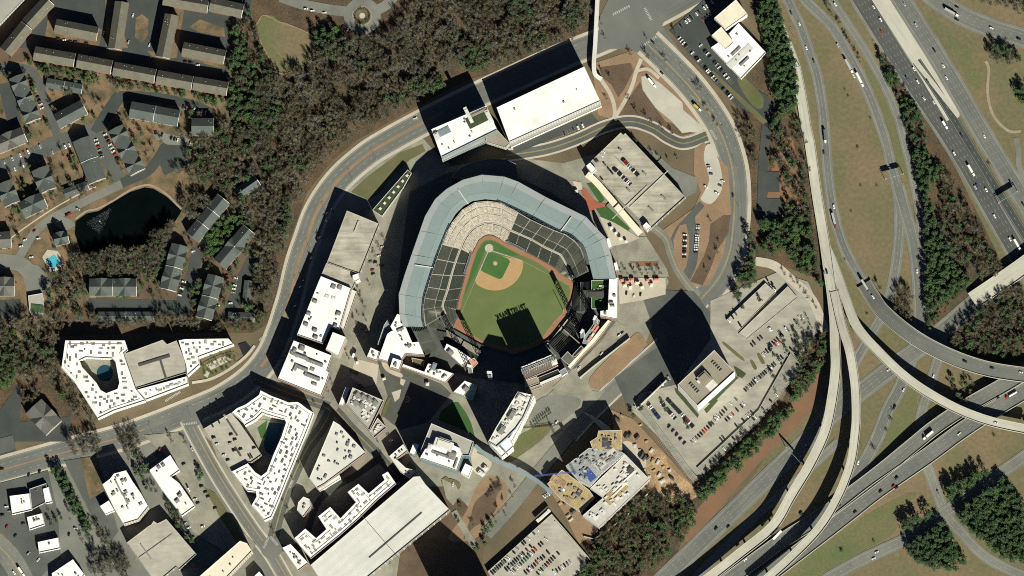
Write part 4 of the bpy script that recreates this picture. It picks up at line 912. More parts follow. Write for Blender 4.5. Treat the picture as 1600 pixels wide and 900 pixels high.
for i in range(len(a) - 1): mb.face([P(*a[i], zB + .5), P(*b[i], zB + .5), P(*b[i + 1], zB + .5), P(*a[i + 1], zB + .5)])
mb.build('concourse', 'paving_light', park)
X = [("690,500 697,517 672,512 664,500", 9, 20, 'seat_grey'), ("698,519 702,530 684,533 674,514", 6, 17, 'seat_grey'), ("668,512 677,531 657,535 650,519", 16, 24, 'seat_grey'), ("678,533 684,546 665,556 658,537", 15, 23, 'seat_grey'),
     ("753,549 724,532 720,540 748,557", 3, 7, 'seat_cream'), ("724,532 697,515 693,522 719,539", 3, 7, 'seat_cream'), ("748,557 720,540 716,547 743,565", 7, 11, 'seat_dark'), ("719,539 693,522 690,530 715,546", 7, 11, 'seat_dark'),
     ("897,442 894,486 906,488 907,441", 2, 8, 'seat_shaded'), ("908,440 907,488 913,488 913,439", 9, 13, 'seat_grey'), ("914,439 914,488 921,488 921,438", 13, 17, 'seat_shaded'),
     ("890,497 877,514 896,528 908,506", 4, 12, 'seat_shaded'), ("875,516 855,536 872,554 894,530", 4, 12, 'seat_shaded'), ("894,486 890,497 906,506 912,490", 3, 9, 'seat_shaded')]
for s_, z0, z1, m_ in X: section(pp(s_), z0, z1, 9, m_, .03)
# outfield wall
ow = smooth(pp("897,441 897,452 893,470 886,486 889,493 880,508 870,521 853,533 830,545 800,554 789,549 770,545 751,538 730,526 708,514"), n=2)
mb = MB()
for i in range(len(ow) - 1):
    a, b = P(*ow[i], 3), P(*ow[i + 1], 3); mb.face([(a.x, a.y, 0), (b.x, b.y, 0), (b.x, b.y, 3), (a.x, a.y, 3)])
    c_, d_ = P(ow[i][0], ow[i][1] + .8, 3), P(ow[i + 1][0], ow[i + 1][1] + .8, 3); mb.face([a, b, d_, c_])
mb.build('outfield_wall', 'steel_dark', park)
for s_ in ("852,540 858,535 868,524 879,510 891,495", ):
    mb = MB(); pts = smooth(pp(s_)); a, b = side(pts, -1.2), side(pts, 1.2)
    for i in range(len(a) - 1): mb.face([P(*a[i], 4.2), P(*b[i], 4.2), P(*b[i + 1], 4.2), P(*a[i + 1], 4.2)])
    mb.build('wall_walkway', 'paving_light', park)
for s_ in ("853,541 868,556", "881,515 905,536", "890,503 898,508"):
    p = pp(s_); mb = MB(); mb.bar(P(*p[0], 7), P(*p[1], 12), .8); mb.build('aisle', 'paving_light', park)
for s_ in ("735,392 738,395 734,410 727,428 724,427 730,408", "790,378 793,376 812,385 820,390 818,393 806,387"):
    q = pp(s_); shell(park, q, 3, 'asphalt', 'steel_dark', par=.1, parm='steel', rname='dugout_roof')
# --- scoreboard and its lettering
board = thing('scoreboard', 'big centre-field scoreboard whose upright letters throw readable shade on the grass', 'scoreboard', P(840, 570))
TL, TR = P(813, 574, 42.5), P(862.5, 554, 42.5); d = (TR - TL); L0 = d.length; ang = math.atan2(d.y, d.x); nrm = Vector((-d.y, d.x, 0)).normalized()   # towards the field
mb = MB()
c = (TL + TR) / 2 - nrm * 1.2; mb.box((c.x, c.y, 6), L0, 2.4, 36.5, ang); mb.build('screen_box', 'black', board)
mb = MB(); q = [TL - Vector((0, 0, 1.5)) + nrm * .08, TR - Vector((0, 0, 1.5)) + nrm * .08]; mb.face([q[1], q[0], (q[0].x, q[0].y, 9), (q[1].x, q[1].y, 9)]); mb.build('screen', 'steel_dark', board)
mb = MB()
for k in range(15):
    t = k / 14; p = TL + d * t - nrm * 2.6; mb.bar((p.x, p.y, 0), (p.x, p.y, 42.5), .35)
    p2 = p - nrm * 3.5; mb.bar((p2.x, p2.y, 0), (p2.x, p2.y, 41.5), .3); mb.bar((p.x, p.y, 42.5), (p2.x, p2.y, 41.5), .25)
    if k < 14:
        p3 = TL + d * ((k + 1) / 14) - nrm * 2.6; mb.bar((p2.x, p2.y, 41.5), (p3.x, p3.y, 42.5), .25)
for s_ in (2.6, 6.1): mb.bar(TL - nrm * s_ - Vector((0, 0, .4)), TR - nrm * s_ - Vector((0, 0, .4)), .3)
mb.build('back_truss', 'steel', board)
mb = MB(); mb.bar((TL.x, TL.y, 1), (TR.x, TR.y, 1), .3)
for k in range(12):
    p = TL + d * (k / 11) - nrm * 1.2; mb.bar((p.x, p.y, 0), (p.x, p.y, 7), .5)
mb.build('support', 'steel', board)
def lettering(txt, size, pos, xdir, zup, parent, m, ext=.35):
    cu = bpy.data.curves.new('txt', 'FONT'); cu.body = txt; cu.size = size; cu.extrude = ext; cu.align_x = 'CENTER'; cu.offset = .038 * size
    t = bpy.data.objects.new('txt', cu); C.objects.link(t); dg = bpy.context.evaluated_depsgraph_get(); dg.update()
    me = bpy.data.meshes.new_from_object(t.evaluated_get(dg)); bpy.data.objects.remove(t)
    ydir = Vector((0, 0, 1)); zd = xdir.cross(ydir); mt = Matrix((xdir, ydir, zd)).transposed().to_4x4(); me.transform(mt)
    me.materials.clear(); me.materials.append(M[m]); o = bpy.data.objects.new('sign_lettering', me); C.objects.link(o); o.parent = parent; o.location = pos - wl(parent)
    return o
xr = -d.normalized()      # reads left to right as seen from the field
lettering('TRUIST', 5.9, TL + d * .735 - nrm * .8 + Vector((0, 0, .2)), xr, 0, board, 'trim')
lettering('PARK', 5.9, TL + d * .21 - nrm * .8 + Vector((0, 0, .2)), xr, 0, board, 'trim')
c = TL + d * .44 - nrm * .8; mb = MB(); mb.box((c.x, c.y, 42.5), 3.4, .7, 5.2, ang); mb.build('sign_emblem', 'trim', board)
# buildings behind centre field
bld('stadium_building', 'brown-roofed wing right behind the centre-field scoreboard', 'stadium building', [
    W(p="815,580 860,563 872,571 860,577 820,594", h=14, roof='brown_roof', wall='wall_brick', par=.6, boxes=[(866, 566, 7, 6, 3, 'roof_offwhite'), (838, 573, 22, .8, .6, 'trim')]),
    W(p="820,595 839,588 842,598 821,606", h=12, roof='roof_tan', wall='wall_brick', par=.5), W(p="840,590 872,577 876,584 843,598", h=9, roof='black', wall='wall_brick', par=.3),
    W(p="843,598 876,584 879,589 846,603", h=10, roof='roof_offwhite', wall='wall_brick', par=.5, units=10), W(p="821,608 845,600 848,604 822,614", h=8, roof='roof_tan', wall='wall_brick', par=.4), W(p="874,580 883,574 887,582 878,588", h=9, roof='roof_blue', par=.4)])
bld('stadium_building', 'square slate-grey roof between the scoreboard wing and the curved cream porch', 'stadium building', [W(p="877,560 887,549 898,561 889,571", h=12, roof='shingle_grey', wall='wall_brick', par=.3)])
bld('porch_building', 'curved cream-roofed porch building with red-orange pieces along the right-field side', 'stadium building', [
    W(p="950,500 955,502 944,518 930,536 910,556 892,577 887,573 906,552 922,534 938,514", h=10, roof='roof_cream', wall='wall_brick', par=.5, units=24, us=(1, 2.4)),
    W(p="931,495 937,501 930,520 918,538 910,536 914,524 926,508", h=13, roof='roof_blue', wall='wall_glass', par=.4, boxes=[(928, 512, 9, 2.5, 1.5, 'pink'), (932, 514, 8, 2.5, 1.5, 'pink'), (921, 529, 8, 3, 1.5, 'pink'), (925, 524, 7, 2, 1.5, 'roof_cream')]),
    W(p="894,555 908,540 912,544 898,558", h=14, roof='black', wall='wall_brick', par=.4, units=6)])
bld('stadium_building', 'white roof strip running down from the right end of the blue stadium roof', 'stadium building', [
    W(p="952,434 966,434 964.5,499 938,494 938,486 950,484", h=24, wall='wall_brick', par=.6, boxes=[(955, 473, 2.5, 5, 2), (957, 478, 2, 5, 2), (946, 489, 4, 2.5, 2), (960, 462, 3, 3, 1.5)]),
    W(p="924,438 951,438 949,482 924,482", h=15, roof='turf', wall='wall_glass', par=.5, units=8, boxes=[(931, 460, 8, 30, 2, 'roof_dark'), (942, 447, 1.5, 9, 1, 'roof_cream')])])
for lb, p in (('small white box roof on the outer edge of the stadium, upper one', "947.6,373 952,372 957,387 951,389"), ('small white box roof on the outer edge of the stadium, lower one', "959,411 964,409.5 967.5,423 962,424")):
    bld('stair_tower', lb, 'stair tower', [W(p=p, h=26, par=.4, wall='wall_brick')])
bld('stadium_building', 'big white-roofed stadium annexe with two square towers, left of left field', 'stadium building', [
    W(p="605,522 612,517 621,519 628,530 635,551 628,562 608,566 591,561", h=20, wall='wall_brick', par=.6), W(p="621,490 626,493 626,504 634,511 644,535 654,534 663,555 634,553 610,510", h=22, wall='wall_brick', par=.6, units=10, boxes=[(623, 516, 3, 5, 1.5), (628, 514, 3, 5, 1.5), (639, 541, 4, 4, 1.5)]),
    W(p="579.5,543 593,549.5 589,564 573,558", h=24, wall='wall_brick', par=.8, units=4), W(p="614,559 629,564 624,579 609,574", h=24, wall='wall_brick', par=.8, units=4), W(p="600,508 606,499 612,508 603,525 596,530 594,540 590,538", h=15, roof='roof_blue', wall='wall_glass', par=.3)])
bld('stadium_building', 'low white roof stepping down along the upper edge of the grey plaza', 'shop row', [W(p="630,569 663,581 669,568 677,570 680,578 688,576.5 709,584 696,598 680,592 628,573", h=12, wall='wall_brick', par=.5, units=14, boxes=[(678, 573, 5, 9, 2, 'roof_blue')])])
bld('stadium_building', 'angular white roof with a pink terrace behind the left-field bleachers', 'stadium building', [W(p="698,537 714,545 736,560 731,566 721,571.5 694,546", h=16, wall='wall_brick', par=.5, boxes=[(704, 551, 7, 5, 2.5)]), W(p="733,563 741,559 747,567 739,575", h=11, roof='pink', wall='wall_brick', par=.4)])
bld('stadium_building', 'white and blue-roofed building at the right-hand corner of the grey plaza', 'shop building', [W(p="726,595 737,599 725,619 708,613", h=16, wall='wall_glass', par=.5, boxes=[(728, 608, 6, 6, 2.5)]), W(p="737.5,599 746,603 738,626 725.5,619.5", h=11, roof='roof_blue', wall='wall_glass', par=.3)])
bld('garden_terrace', 'small planted green terrace wedged between the annexe and the low white roofs', 'terrace', [W(p="643,559 663,563 662,573 645,567", h=6, roof='lawn', wall='wall_brick', par=.5)])
# --- light towers, foul poles
def tower(label, x, y, h):
    b = P(x, y, 0); r = thing('light_tower', label, 'light tower', b); mb = MB(); w_ = 2.3
    for a in (-1, 1):
        for c_ in (-1, 1): mb.bar((b.x + a * w_, b.y + c_ * w_, 0), (b.x + a * w_ * .8, b.y + c_ * w_ * .8, h - 6), .4)
    for k in range(14):
        z0 = k * (h - 6) / 14; z1 = (k + 1) * (h - 6) / 14; f = w_ * .95
        mb.bar((b.x - f, b.y - f, z0), (b.x + f, b.y - f, z1), .28); mb.bar((b.x + f, b.y + f, z0), (b.x - f, b.y + f, z1), .28); mb.bar((b.x - f, b.y + f, z0), (b.x - f, b.y - f, z1), .28); mb.bar((b.x + f, b.y - f, z0), (b.x + f, b.y + f, z1), .28)
    mb.build('mast', 'steel', r)
    t = P(775, 440) - b; an = math.atan2(t.y, t.x) + math.pi / 2
    mb = MB(); mb.box((b.x, b.y, h - 6), 5.6, 1.0, 7, an); mb.build('lamp_bank', 'steel_dark', r)
    mb = MB(); mb.box((b.x, b.y, h + 1), 5.6, 3.0, .4, an); mb.build('top_deck', 'trim', r)
tower('lattice light tower behind the left-field bleachers, left of the pair', 736, 581, 54); tower('lattice light tower with a bright top left of the scoreboard', 767, 591, 54)
tower('lattice light tower among the right-field seats, nearest the scoreboard', 911, 527, 52); tower('lattice light tower at the top end of the curved cream porch', 931, 506, 52)
for lb, x, y in (('thin foul pole at the left-field corner', 709, 513), ('thin foul pole at the right-field corner', 897, 441)):
    b = P(x, y, 0); mb = MB(); mb.bar(b, b + Vector((0, 0, 18)), .2); tag(mb.build('foul_pole', 'car_yellow', None, b), lb, 'foul pole')
b = P(881, 487, 0); mb = MB(); mb.bar(b, b + Vector((0, 0, 19)), .35); tag(mb.build('flag_pole', 'steel', None, b), 'bare flag pole behind the right-field corner wall', 'flag pole')
# ================================================================== CONSTRUCTION SITE
cs = bld('construction_building', 'half-built concrete building with yellow formwork decks and a pale top slab', 'construction building', [
    W(p="977,710 1015,749 936,825 910,806 920,797 942,778 922,763", h=18, roof='slab', wall='wall_grey', par=.4, units=46, us=(1, 5), um='unit_white', boxes=[(975, 752, 36, 2, 1.2, 'trim'), (968, 765, 26, 2, 1.2, 'trim'), (962, 770, 30, 12, .5, 'plywood'), (985, 735, 7, 7, 2, 'roof_dark'), (972, 757, 12, 1, .8, 'unit')]),
    W(p="884,728 920,700 950,704 971,706 976,709 940,740 922,760 905,752", h=27, roof='slab_blue', wall='wall_grey', par=.2, units=60, us=(.8, 4), um='unit', boxes=[(921, 742, 9, 15, 1.2, 'crane_blue'), (947, 717, 30, 10, .4, 'slab')]),
    W(p="935,673 971,672 972,703 945,706 925,699 922,690 933,683", h=27, roof='plywood', wall='wall_grey', par=.2, units=14, us=(1, 3), boxes=[(946, 692, 7, 10, 1.2, 'roof_dark'), (951, 696, 7, 8, 1, 'roof_dark')]),
    W(p="855,756 878,734 900,750 921,766 929,778 908,801 875,779", h=12, roof='plywood', wall='wall_grey', par=.2, units=20, us=(1, 4), boxes=[(872, 752, 18, 9, .8, 'spoil'), (880, 765, 8, 3, 1, 'trim'), (890, 780, 9, 4, 1, 'spoil'), (905, 770, 5, 7, 1.2, 'roof_dark')])])
def crane(label, x, y, h, ang, jib, cj):
    b = P(x, y, 0); r = thing('tower_crane', label, 'tower crane', b); mb = MB()
    for a in (-1, 1):
        for c_ in (-1, 1): mb.bar((b.x + a, b.y + c_, 0), (b.x + a, b.y + c_, h), .2)
    for k in range(16):
        z0 = k * h / 16; z1 = (k + 1) * h / 16; mb.bar((b.x - 1, b.y - 1, z0), (b.x + 1, b.y - 1, z1), .12); mb.bar((b.x + 1, b.y + 1, z0), (b.x - 1, b.y + 1, z1), .12)
    mb.build('mast', 'crane_blue', r)
    u = Vector((math.cos(ang), math.sin(ang), 0)); v = Vector((-u.y, u.x, 0)); t = Vector((b.x, b.y, h)); mb = MB()
    for s_ in (-1, 1): mb.bar(t + v * s_ * .8, t + u * jib + v * s_ * .8, .25)
    mb.bar(t + Vector((0, 0, 2)), t + u * jib + Vector((0, 0, 1.2)), .2)
    for k in range(20):
        p = t + u * (jib * k / 20); q = t + u * (jib * (k + 1) / 20); mb.bar(p + v * .8, q - v * .8, .15); mb.bar(p - v * .8, q + v * .8, .15)
    mb.build('jib', 'crane_blue', r); mb = MB()
    for s_ in (-1, 1): mb.bar(t + v * s_ * .8, t - u * cj + v * s_ * .8, .25)
    mb.build('counter_jib', 'crane_blue', r); mb = MB(); q = t - u * cj; mb.box((q.x, q.y, h - 2.5), 3.5, 2.4, 3, ang); mb.build('counterweight', 'concrete', r)
    mb = MB(); mb.box((b.x, b.y, h - .5), 2.4, 2.4, 2.5, ang); mb.bar(t, t + Vector((0, 0, 8)), .4); mb.build('cab', 'crane_blue', r)
crane('slender blue tower crane standing in the construction site, jib reaching over the covered footbridge', 899, 744, 42, math.atan2(-6, -62), 46, 12)
# ================================================================== TREES
import numpy as np
from mathutils import noise as mnoise
def tri_mesh(name, V, m):
    V = np.asarray(V, dtype=np.float32).reshape(-1, 3); n = len(V) // 3; me = bpy.data.meshes.new(name)
    me.vertices.add(len(V)); me.vertices.foreach_set('co', V.ravel()); me.loops.add(len(V)); me.loops.foreach_set('vertex_index', np.arange(len(V), dtype=np.int32))
    me.polygons.add(n); me.polygons.foreach_set('loop_start', np.arange(0, len(V), 3, dtype=np.int32)); me.polygons.foreach_set('loop_total', np.full(n, 3, dtype=np.int32))
    me.materials.append(M[m]); me.update(); me.validate(); return me
rs = np.random.RandomState(5)
def unitv(n):
    v = rs.normal(size=(n, 3)); return v / np.linalg.norm(v, axis=1, keepdims=True)
def bare_crown(n=430, r=5.2, h=14.5, wide=.62):
    """fine twigs radiating from a few limbs"""
    limbs = [(rs.uniform(.25, .95) * r * math.cos(a), rs.uniform(.25, .95) * r * math.sin(a), rs.uniform(h * .55, h * .95)) for a in rs.uniform(0, 6.283, 9)]
    T = []
    for i in range(n):
        l = np.array(limbs[rs.randint(9)]); t = rs.uniform(.35, 1.0); p = l * np.array([t, t, 1]) - np.array([0, 0, (1 - t) * h * .3]) + rs.normal(size=3) * np.array([.6, .6, .5])
        d = np.array([l[0], l[1], 2.5]); d = d / np.linalg.norm(d) + rs.normal(size=3) * .65; d /= np.linalg.norm(d); L0 = rs.uniform(1.3, 3.0)
        sd_ = np.cross(d, [rs.normal(), rs.normal(), 1]); sd_ /= np.linalg.norm(sd_) + 1e-6; wd = rs.uniform(.10, .26) * wide
        T += [p - sd_ * wd, p + sd_ * wd, p + d * L0]
    return np.array(T)
def leaf_crown(n=430, r=4.7, h=15, clumps=40, z0=.35, leaf=1.3):
    T = []
    cl = []
    while len(cl) < clumps:
        u = rs.uniform(z0, 1.0); rr = r * (1 - (u - z0) / (1 - z0) * .62) * math.sqrt(rs.uniform(0.05, 1)) * rs.uniform(.75, 1.12); a = rs.uniform(0, 6.283)
        cl.append((rr * math.cos(a), rr * math.sin(a), u * h))
    for i in range(n):
        c = np.array(cl[rs.randint(clumps)]); p = c + rs.normal(size=3) * np.array([.62, .62, .5]); u, v = unitv(2); s = leaf * rs.uniform(.6, 1.25)
        u = u * np.array([1, 1, .55]); v = v * np.array([1, 1, .55]); T += [p - u * s * .6, p + u * s * .6, p + v * s]
    return np.array(T)
def trunk_tris(h, limbs=5, r=.28):
    T = []
    def cone(a, b, r0, r1, k=5):
        a = np.array(a, float); b = np.array(b, float); d = b - a; d /= np.linalg.norm(d); u = np.cross(d, [.3, .9, .1]); u /= np.linalg.norm(u); v = np.cross(d, u)
        for i in range(k):
            t0, t1 = 6.283 * i / k, 6.283 * (i + 1) / k; o0 = u * math.cos(t0) + v * math.sin(t0); o1 = u * math.cos(t1) + v * math.sin(t1)
            T.extend([a + o0 * r0, a + o1 * r0, b + o1 * r1, a + o0 * r0, b + o1 * r1, b + o0 * r1])
    cone((0, 0, 0), (0, 0, h * .75), r, r * .45)
    for i in range(limbs):
        a = 6.283 * i / limbs + rs.uniform(-.4, .4); z = h * rs.uniform(.35, .6); q = rs.uniform(1.8, 3.2); cone((0, 0, z), (q * math.cos(a), q * math.sin(a), z + h * .25), r * .5, r * .15, 4)
    return np.array(T)
KINDS = dict(bare=dict(m='twig', n=6), grey=dict(m='twig_grey', n=4), pine=dict(m='pine', n=6), bright=dict(m='pine_bright', n=4), shrub=dict(m='shrub', n=4))
for k, d_ in KINDS.items():
    d_['c'] = []; d_['t'] = []
    for i in range(d_['n']):
        if k in ('bare', 'grey'): c = bare_crown(); t = trunk_tris(14)
        elif k == 'pine': c = leaf_crown(); t = trunk_tris(17, 3)
        elif k == 'bright': c = leaf_crown(430, 4.9, 13, 34, .3, 1.35); t = trunk_tris(12, 4)
        else: c = leaf_crown(70, 1.7, 2.6, 12, .25, .7); t = trunk_tris(2, 3, .1)
        d_['c'].append((c, tri_mesh('crown', c, d_['m']))); d_['t'].append((t, tri_mesh('trunk', t, 'bark')))
TREES = []     # kind, x, y, scale, zone index, individual?
ZONES = []
def zone(poly, spacing, mix, where, smin=.75, smax=1.2, force=0, jit=.5, avoid=True):
    """scatter trees inside a px polygon; mix: string of kind initials"""
    poly = pp(poly) if isinstance(poly, str) else poly; bb = bbox(poly); zi = len(ZONES); ZONES.append(where)
    MAP = dict(b='bare', g='grey', p='pine', r='bright', s='shrub'); y = bb[1]; row = 0
    while y < bb[3]:
        x = bb[0] + (row % 2) * spacing / 2
        while x < bb[2]:
            px = x + R.uniform(-jit, jit) * spacing; py = y + R.uniform(-jit, jit) * spacing
            if math.hypot(px - 84, py - 412) < 17: x += spacing; continue
            if 'b' in mix and spacing < 10 and mnoise.noise((px * .045, py * .045, 3.1)) + .35 * mnoise.noise((px * .13, py * .13, 7.7)) < -.34: x += spacing; continue
            if inpoly(px, py, poly) and -25 < px < 1625 and -25 < py < 930 and not (avoid and hard(px, py)):
                TREES.append((MAP[R.choice(mix)], px, py, R.uniform(smin, smax), zi, force))
            x += spacing
        y += spacing * .87; row += 1
def trees(kind, s, where, sc=(.8, 1.1), force=2):
    zi = len(ZONES); ZONES.append(where)
    for x, y in pp(s): TREES.append((kind, x, y, R.uniform(*sc), zi, force))
# woods
zone("500,65 555,62 605,55 640,20 660,-20 935,-20 914,60 860,86 800,108 730,118 715,100 690,120 655,158 635,170 560,206 515,240 475,295 450,365 437,430 424,490 405,500 398,470 400,395 405,330 385,300 395,240 380,200 400,130 440,118 480,110 500,88", 8.2, 'bbbbbbbgggg', 'in the big wood above the ballpark', .7, 1.15)
for i_, q_ in enumerate(("636,122 690,118 696,138 660,150 640,148", "596,145 632,148 630,165 600,158", "700,52 722,50 722,75 704,75", "715,85 760,70 770,105 745,115 720,105", "790,-10 832,-10 832,30 800,30", "380,150 440,160 430,215 390,205", "505,190 530,190 526,215 505,215", "560,100 580,98 582,118 562,118", "455,250 480,245 476,270 455,272", "880,10 910,5 912,40 885,45", "435,330 455,300 452,360 436,390", "820,60 850,50 855,80 825,85", "410,250 432,245 430,275 410,275")):
    zone(q_, 7.5, 'ppr', 'in the evergreen patches of the big wood', .6, 1.0)
zone("385,15 404,30 410,80 432,115 400,150 372,135 380,60", 9, 'bbp', 'on the left bank of the small ball field', .55, .85)
zone("120,395 150,388 220,392 250,345 272,348 262,385 235,430 140,425", 10, 'bg', 'overhanging the lower bank of the pond', .8, 1.15)
zone("358,-20 395,-20 385,20 378,60 372,130 362,165 356,150 360,60", 8, 'pprrb', 'along the right side of the brown-roofed terraces', .6, .95)
zone("372,60 400,100 395,125 430,118 400,150 375,210 360,180", 9, 'prrb', 'left of the small ball field', .6, .9)
zone("490,50 530,44 548,75 520,100 500,90", 8, 'pprp', 'between the small ball field and the roundabout', .6, .9)
zone("40,98 100,104 165,118 240,136 352,152 350,172 300,160 200,142 120,128 70,118", 7, 'rprppb', 'in the hedge below the long brown-roofed row', .45, .75)
zone("300,195 345,190 390,210 400,300 395,390 370,330 335,300 300,285 270,270 290,250", 8.5, 'bbbgp', 'between the turning lot and the big wood', .7, 1.1)
zone("355,150 405,150 395,260 370,230", 9, 'ppbr', 'along the left edge of the big wood', .6, .9)
zone("285,300 330,300 330,330 300,345 285,330", 7.5, 'bbg', 'at the right-hand end of the pond', .7, 1.0)
zone("125,390 170,385 220,390 248,350 275,350 270,372 250,395 240,440 210,432 135,430 120,410", 7.5, 'bbbbpg', 'on the lower bank of the pond', .65, 1.0)
zone("220,385 258,385 250,440 222,440", 8, 'rpp', 'left of the long house below the pond', .55, .8)
zone("95,400 128,400 135,440 130,500 90,520 72,500 70,440", 9, 'bbpg', 'between the swimming pool and the courtyard block', .6, .95)
zone("322,370 352,335 372,340 358,372 345,395 328,402 318,395", 7, 'rrr', 'between the two lanes right of the pond', .6, .85)
zone("360,330 400,335 400,370 365,352", 8, 'rrp', 'above the white mid-wall house', .6, .85)
zone("297,440 330,430 322,460 302,462", 7.5, 'rr', 'between the two lowest upright houses', .55, .7)
zone("140,488 300,498 300,512 140,512", 7, 'bbbg', 'above the courtyard apartment block', .6, .95)
zone("300,470 350,500 350,520 290,520", 8.5, 'bbg', 'between the garage and the lowest upright house', .6, .9)
zone("350,500 410,470 420,505 405,520 355,515", 8, 'brpb', 'above the right tip of the courtyard block', .6, .9)
zone("396,390 412,400 405,480 398,470", 8, 'pprb', 'along the lane at the right side of the houses', .6, .9)
zone("-15,500 70,500 92,530 95,580 120,650 118,665 110,640 80,600 40,600 20,590 -15,620", 9, 'bbbbpg', 'in the wood left of the courtyard block', .7, 1.1)
zone("-20,550 22,545 28,590 0,615 -20,625", 8, 'pprr', 'at the left edge beside the wood', .7, 1.0)
zone("100,580 125,610 155,660 150,672 118,650", 8, 'bb', 'along the lower left side of the courtyard block', .5, .8)
zone("0,110 60,100 120,140 180,160 340,180 290,220 250,240 180,300 60,340 0,420", 15, 'bbgbprs', 'among the grey-green houses', .5, .85)
zone("290,380 400,380 400,500 150,500 150,440 250,440", 13, 'bbpr', 'among the houses right of the pond', .5, .85)
zone("60,5 390,5 355,120 60,70", 30, 'bbb', 'among the brown-roofed terraces', .45, .7)
zone("0,750 100,740 180,850 60,890", 30, 'bs', 'among the small white shops', .5, .7)
# stands of trees in the south-west
zone("78,722 95,725 125,790 145,825 138,840 110,790 92,760", 6.5, 'pppr', 'in the pine strip between the restaurant and the stepped hotel', .6, .85)
zone("105,690 150,678 160,705 110,712", 8, 'ggb', 'beside the boulevard above the south-west lots', .7, 1.0, avoid=False)
zone("200,715 222,708 245,770 235,775 215,745", 7.5, 'prpb', 'between the stepped hotel and the L-shaped office', .6, .8)
zone("140,870 165,855 195,870 215,905 150,905", 8, 'gbg', 'in the bare copse above the bottom left edge', .7, 1.0)
zone("140,820 175,830 180,850 150,850", 8, 'bg', 'below the pine strip in the south-west', .6, .9)
zone("258,770 272,790 298,835 302,852 285,840 262,800", 7, 'pb', 'along the right side of the parking deck in the south-west', .5, .75)
zone("185,680 215,672 222,700 195,712", 8, 'gb', 'at the boulevard kerb above the stepped hotel', .7, .95, avoid=False)
zone("20,615 60,600 70,630 45,625 20,650", 8, 'bb', 'round the hipped office left of the boulevard', .6, .9)
trees('bright', "311,735 316,742 312,748", 'beside the diagonal street, above the long lawn', (.6, .75))
trees('bare', "75,795 128,845 165,840 268,690 290,692 205,690", 'scattered among the south-west lots', (.6, .9))
trees('pine', "108,797 96,810 88,815 80,820", 'below the small white shop', (.5, .65))
# right side
zone("1205,190 1250,180 1262,240 1268,340 1225,345 1225,300 1222,262 1205,262", 8.6, 'bbgppb', 'on the brown strip left of the elevated express lane', .5, .85)
zone("1196,-15 1212,-10 1240,90 1250,175 1206,190 1218,180 1205,130 1195,60 1180,20", 7, 'pppprr', 'in the dark tree belt beside the hotel at the top right', .65, .95)
zone("1225,345 1268,335 1278,430 1290,450 1262,440 1235,400 1190,395 1185,345", 7.3, 'pppprrb', 'in the dark tree belt left of the elevated express lane', .65, .95)
zone("1145,355 1170,350 1185,400 1175,440 1150,470 1140,440 1155,400", 7.5, 'pprg', 'right of the ring road beside the lot entrance', .65, 1.0)
zone("1155,190 1185,190 1182,260 1160,240", 8, 'bgb', 'between the ring road and the hotel lane', .6, .9)
zone("1375,90 1392,95 1420,140 1440,190 1455,240 1470,268 1440,270 1420,235 1400,180", 7.5, 'pprb', 'in the strip between the slip road and the dark motorway', .6, .95)
zone("1425,232 1470,268 1450,300 1465,360 1500,420 1520,440 1450,490 1443,500 1440,420 1446,330", 7.2, 'pppr', 'in the pine wood between slip road and motorway', .65, 1.0)
zone("1470,260 1500,300 1545,380 1570,430 1520,440 1470,380", 8, 'bbbbpg', 'on the brown slope beside the dark motorway', .6, .95)
zone("1452,455 1500,430 1520,440 1462,505 1450,520", 6.5, 'prs', 'in the green wedge below the pine wood', .4, .6)
zone("1365,448 1428,450 1425,520 1390,490", 7.5, 'bgb', 'inside the loop left of the overpass', .5, .8)
zone("1560,455 1600,445 1620,550 1570,560 1500,548 1480,530 1520,490", 8, 'bbbpg', 'in the bare wood above the overpass at the right edge', .65, 1.0)
zone("1480,590 1520,600 1530,630 1500,635 1490,615", 8, 'brg', 'between the two flyovers near the right edge', .5, .8)
zone("1410,815 1460,800 1480,830 1510,880 1490,892 1440,885 1412,860", 7, 'pppp', 'in the round pine clump at the bottom right', .75, 1.0)
zone("1478,765 1520,740 1560,735 1600,790 1610,880 1570,875 1530,840 1495,805", 7.2, 'pppppr', 'in the large pine clump right of the narrow exit road', .75, 1.05)
zone("1540,72 1560,68 1598,90 1590,100 1550,100", 7, 'pg', 'below the curved motorway at the top right', .6, .85)
zone("1585,140 1620,130 1620,165 1590,160", 7, 'pr', 'at the right edge below the curved motorway', .6, .8)
zone("1490,-20 1620,-20 1620,30 1560,15 1520,0", 8, 'bbg', 'above the curved motorway at the top right', .6, .9)
zone("1368,10 1330,0 1322,-10 1342,30 1380,90 1395,105 1370,60", 8, 'sbs', 'on the scrub strip left of the dark motorway', .5, .8)
zone("1280,-10 1300,0 1350,95 1340,100 1310,50", 7.5, 'bsb', 'on the scrub strip between the slip roads at the top', .35, .55)
zone("1090,770 1135,722 1190,665 1240,620 1275,560 1290,520 1294,540 1280,580 1235,650 1175,715 1110,775 1090,795", 6, 'prrprb', 'on the bank between the east car park and the motorway', .55, .9)
zone("1250,540 1285,515 1290,560 1262,610 1235,630", 7.5, 'bbbr', 'on the brown bank beside the elevated express lane', .6, .9)
zone("925,850 960,815 1000,775 1050,775 1085,785 1080,820 1040,870 1000,930 930,930 912,880", 7.8, 'bbbbbpr', 'in the wood below the construction site', .65, 1.0)
zone("1060,790 1090,780 1088,820 1060,850", 7.5, 'rpb', 'at the right edge of the wood below the construction site', .6, .85)
zone("905,868 930,880 935,920 900,920", 7.5, 'pr', 'beside the crowded bottom parking deck', .6, .9)
zone("1190,568 1240,512 1275,520 1255,550 1200,600", 20, 'p', 'along the lower edge of the east car park', .5, .7, avoid=False, force=2)
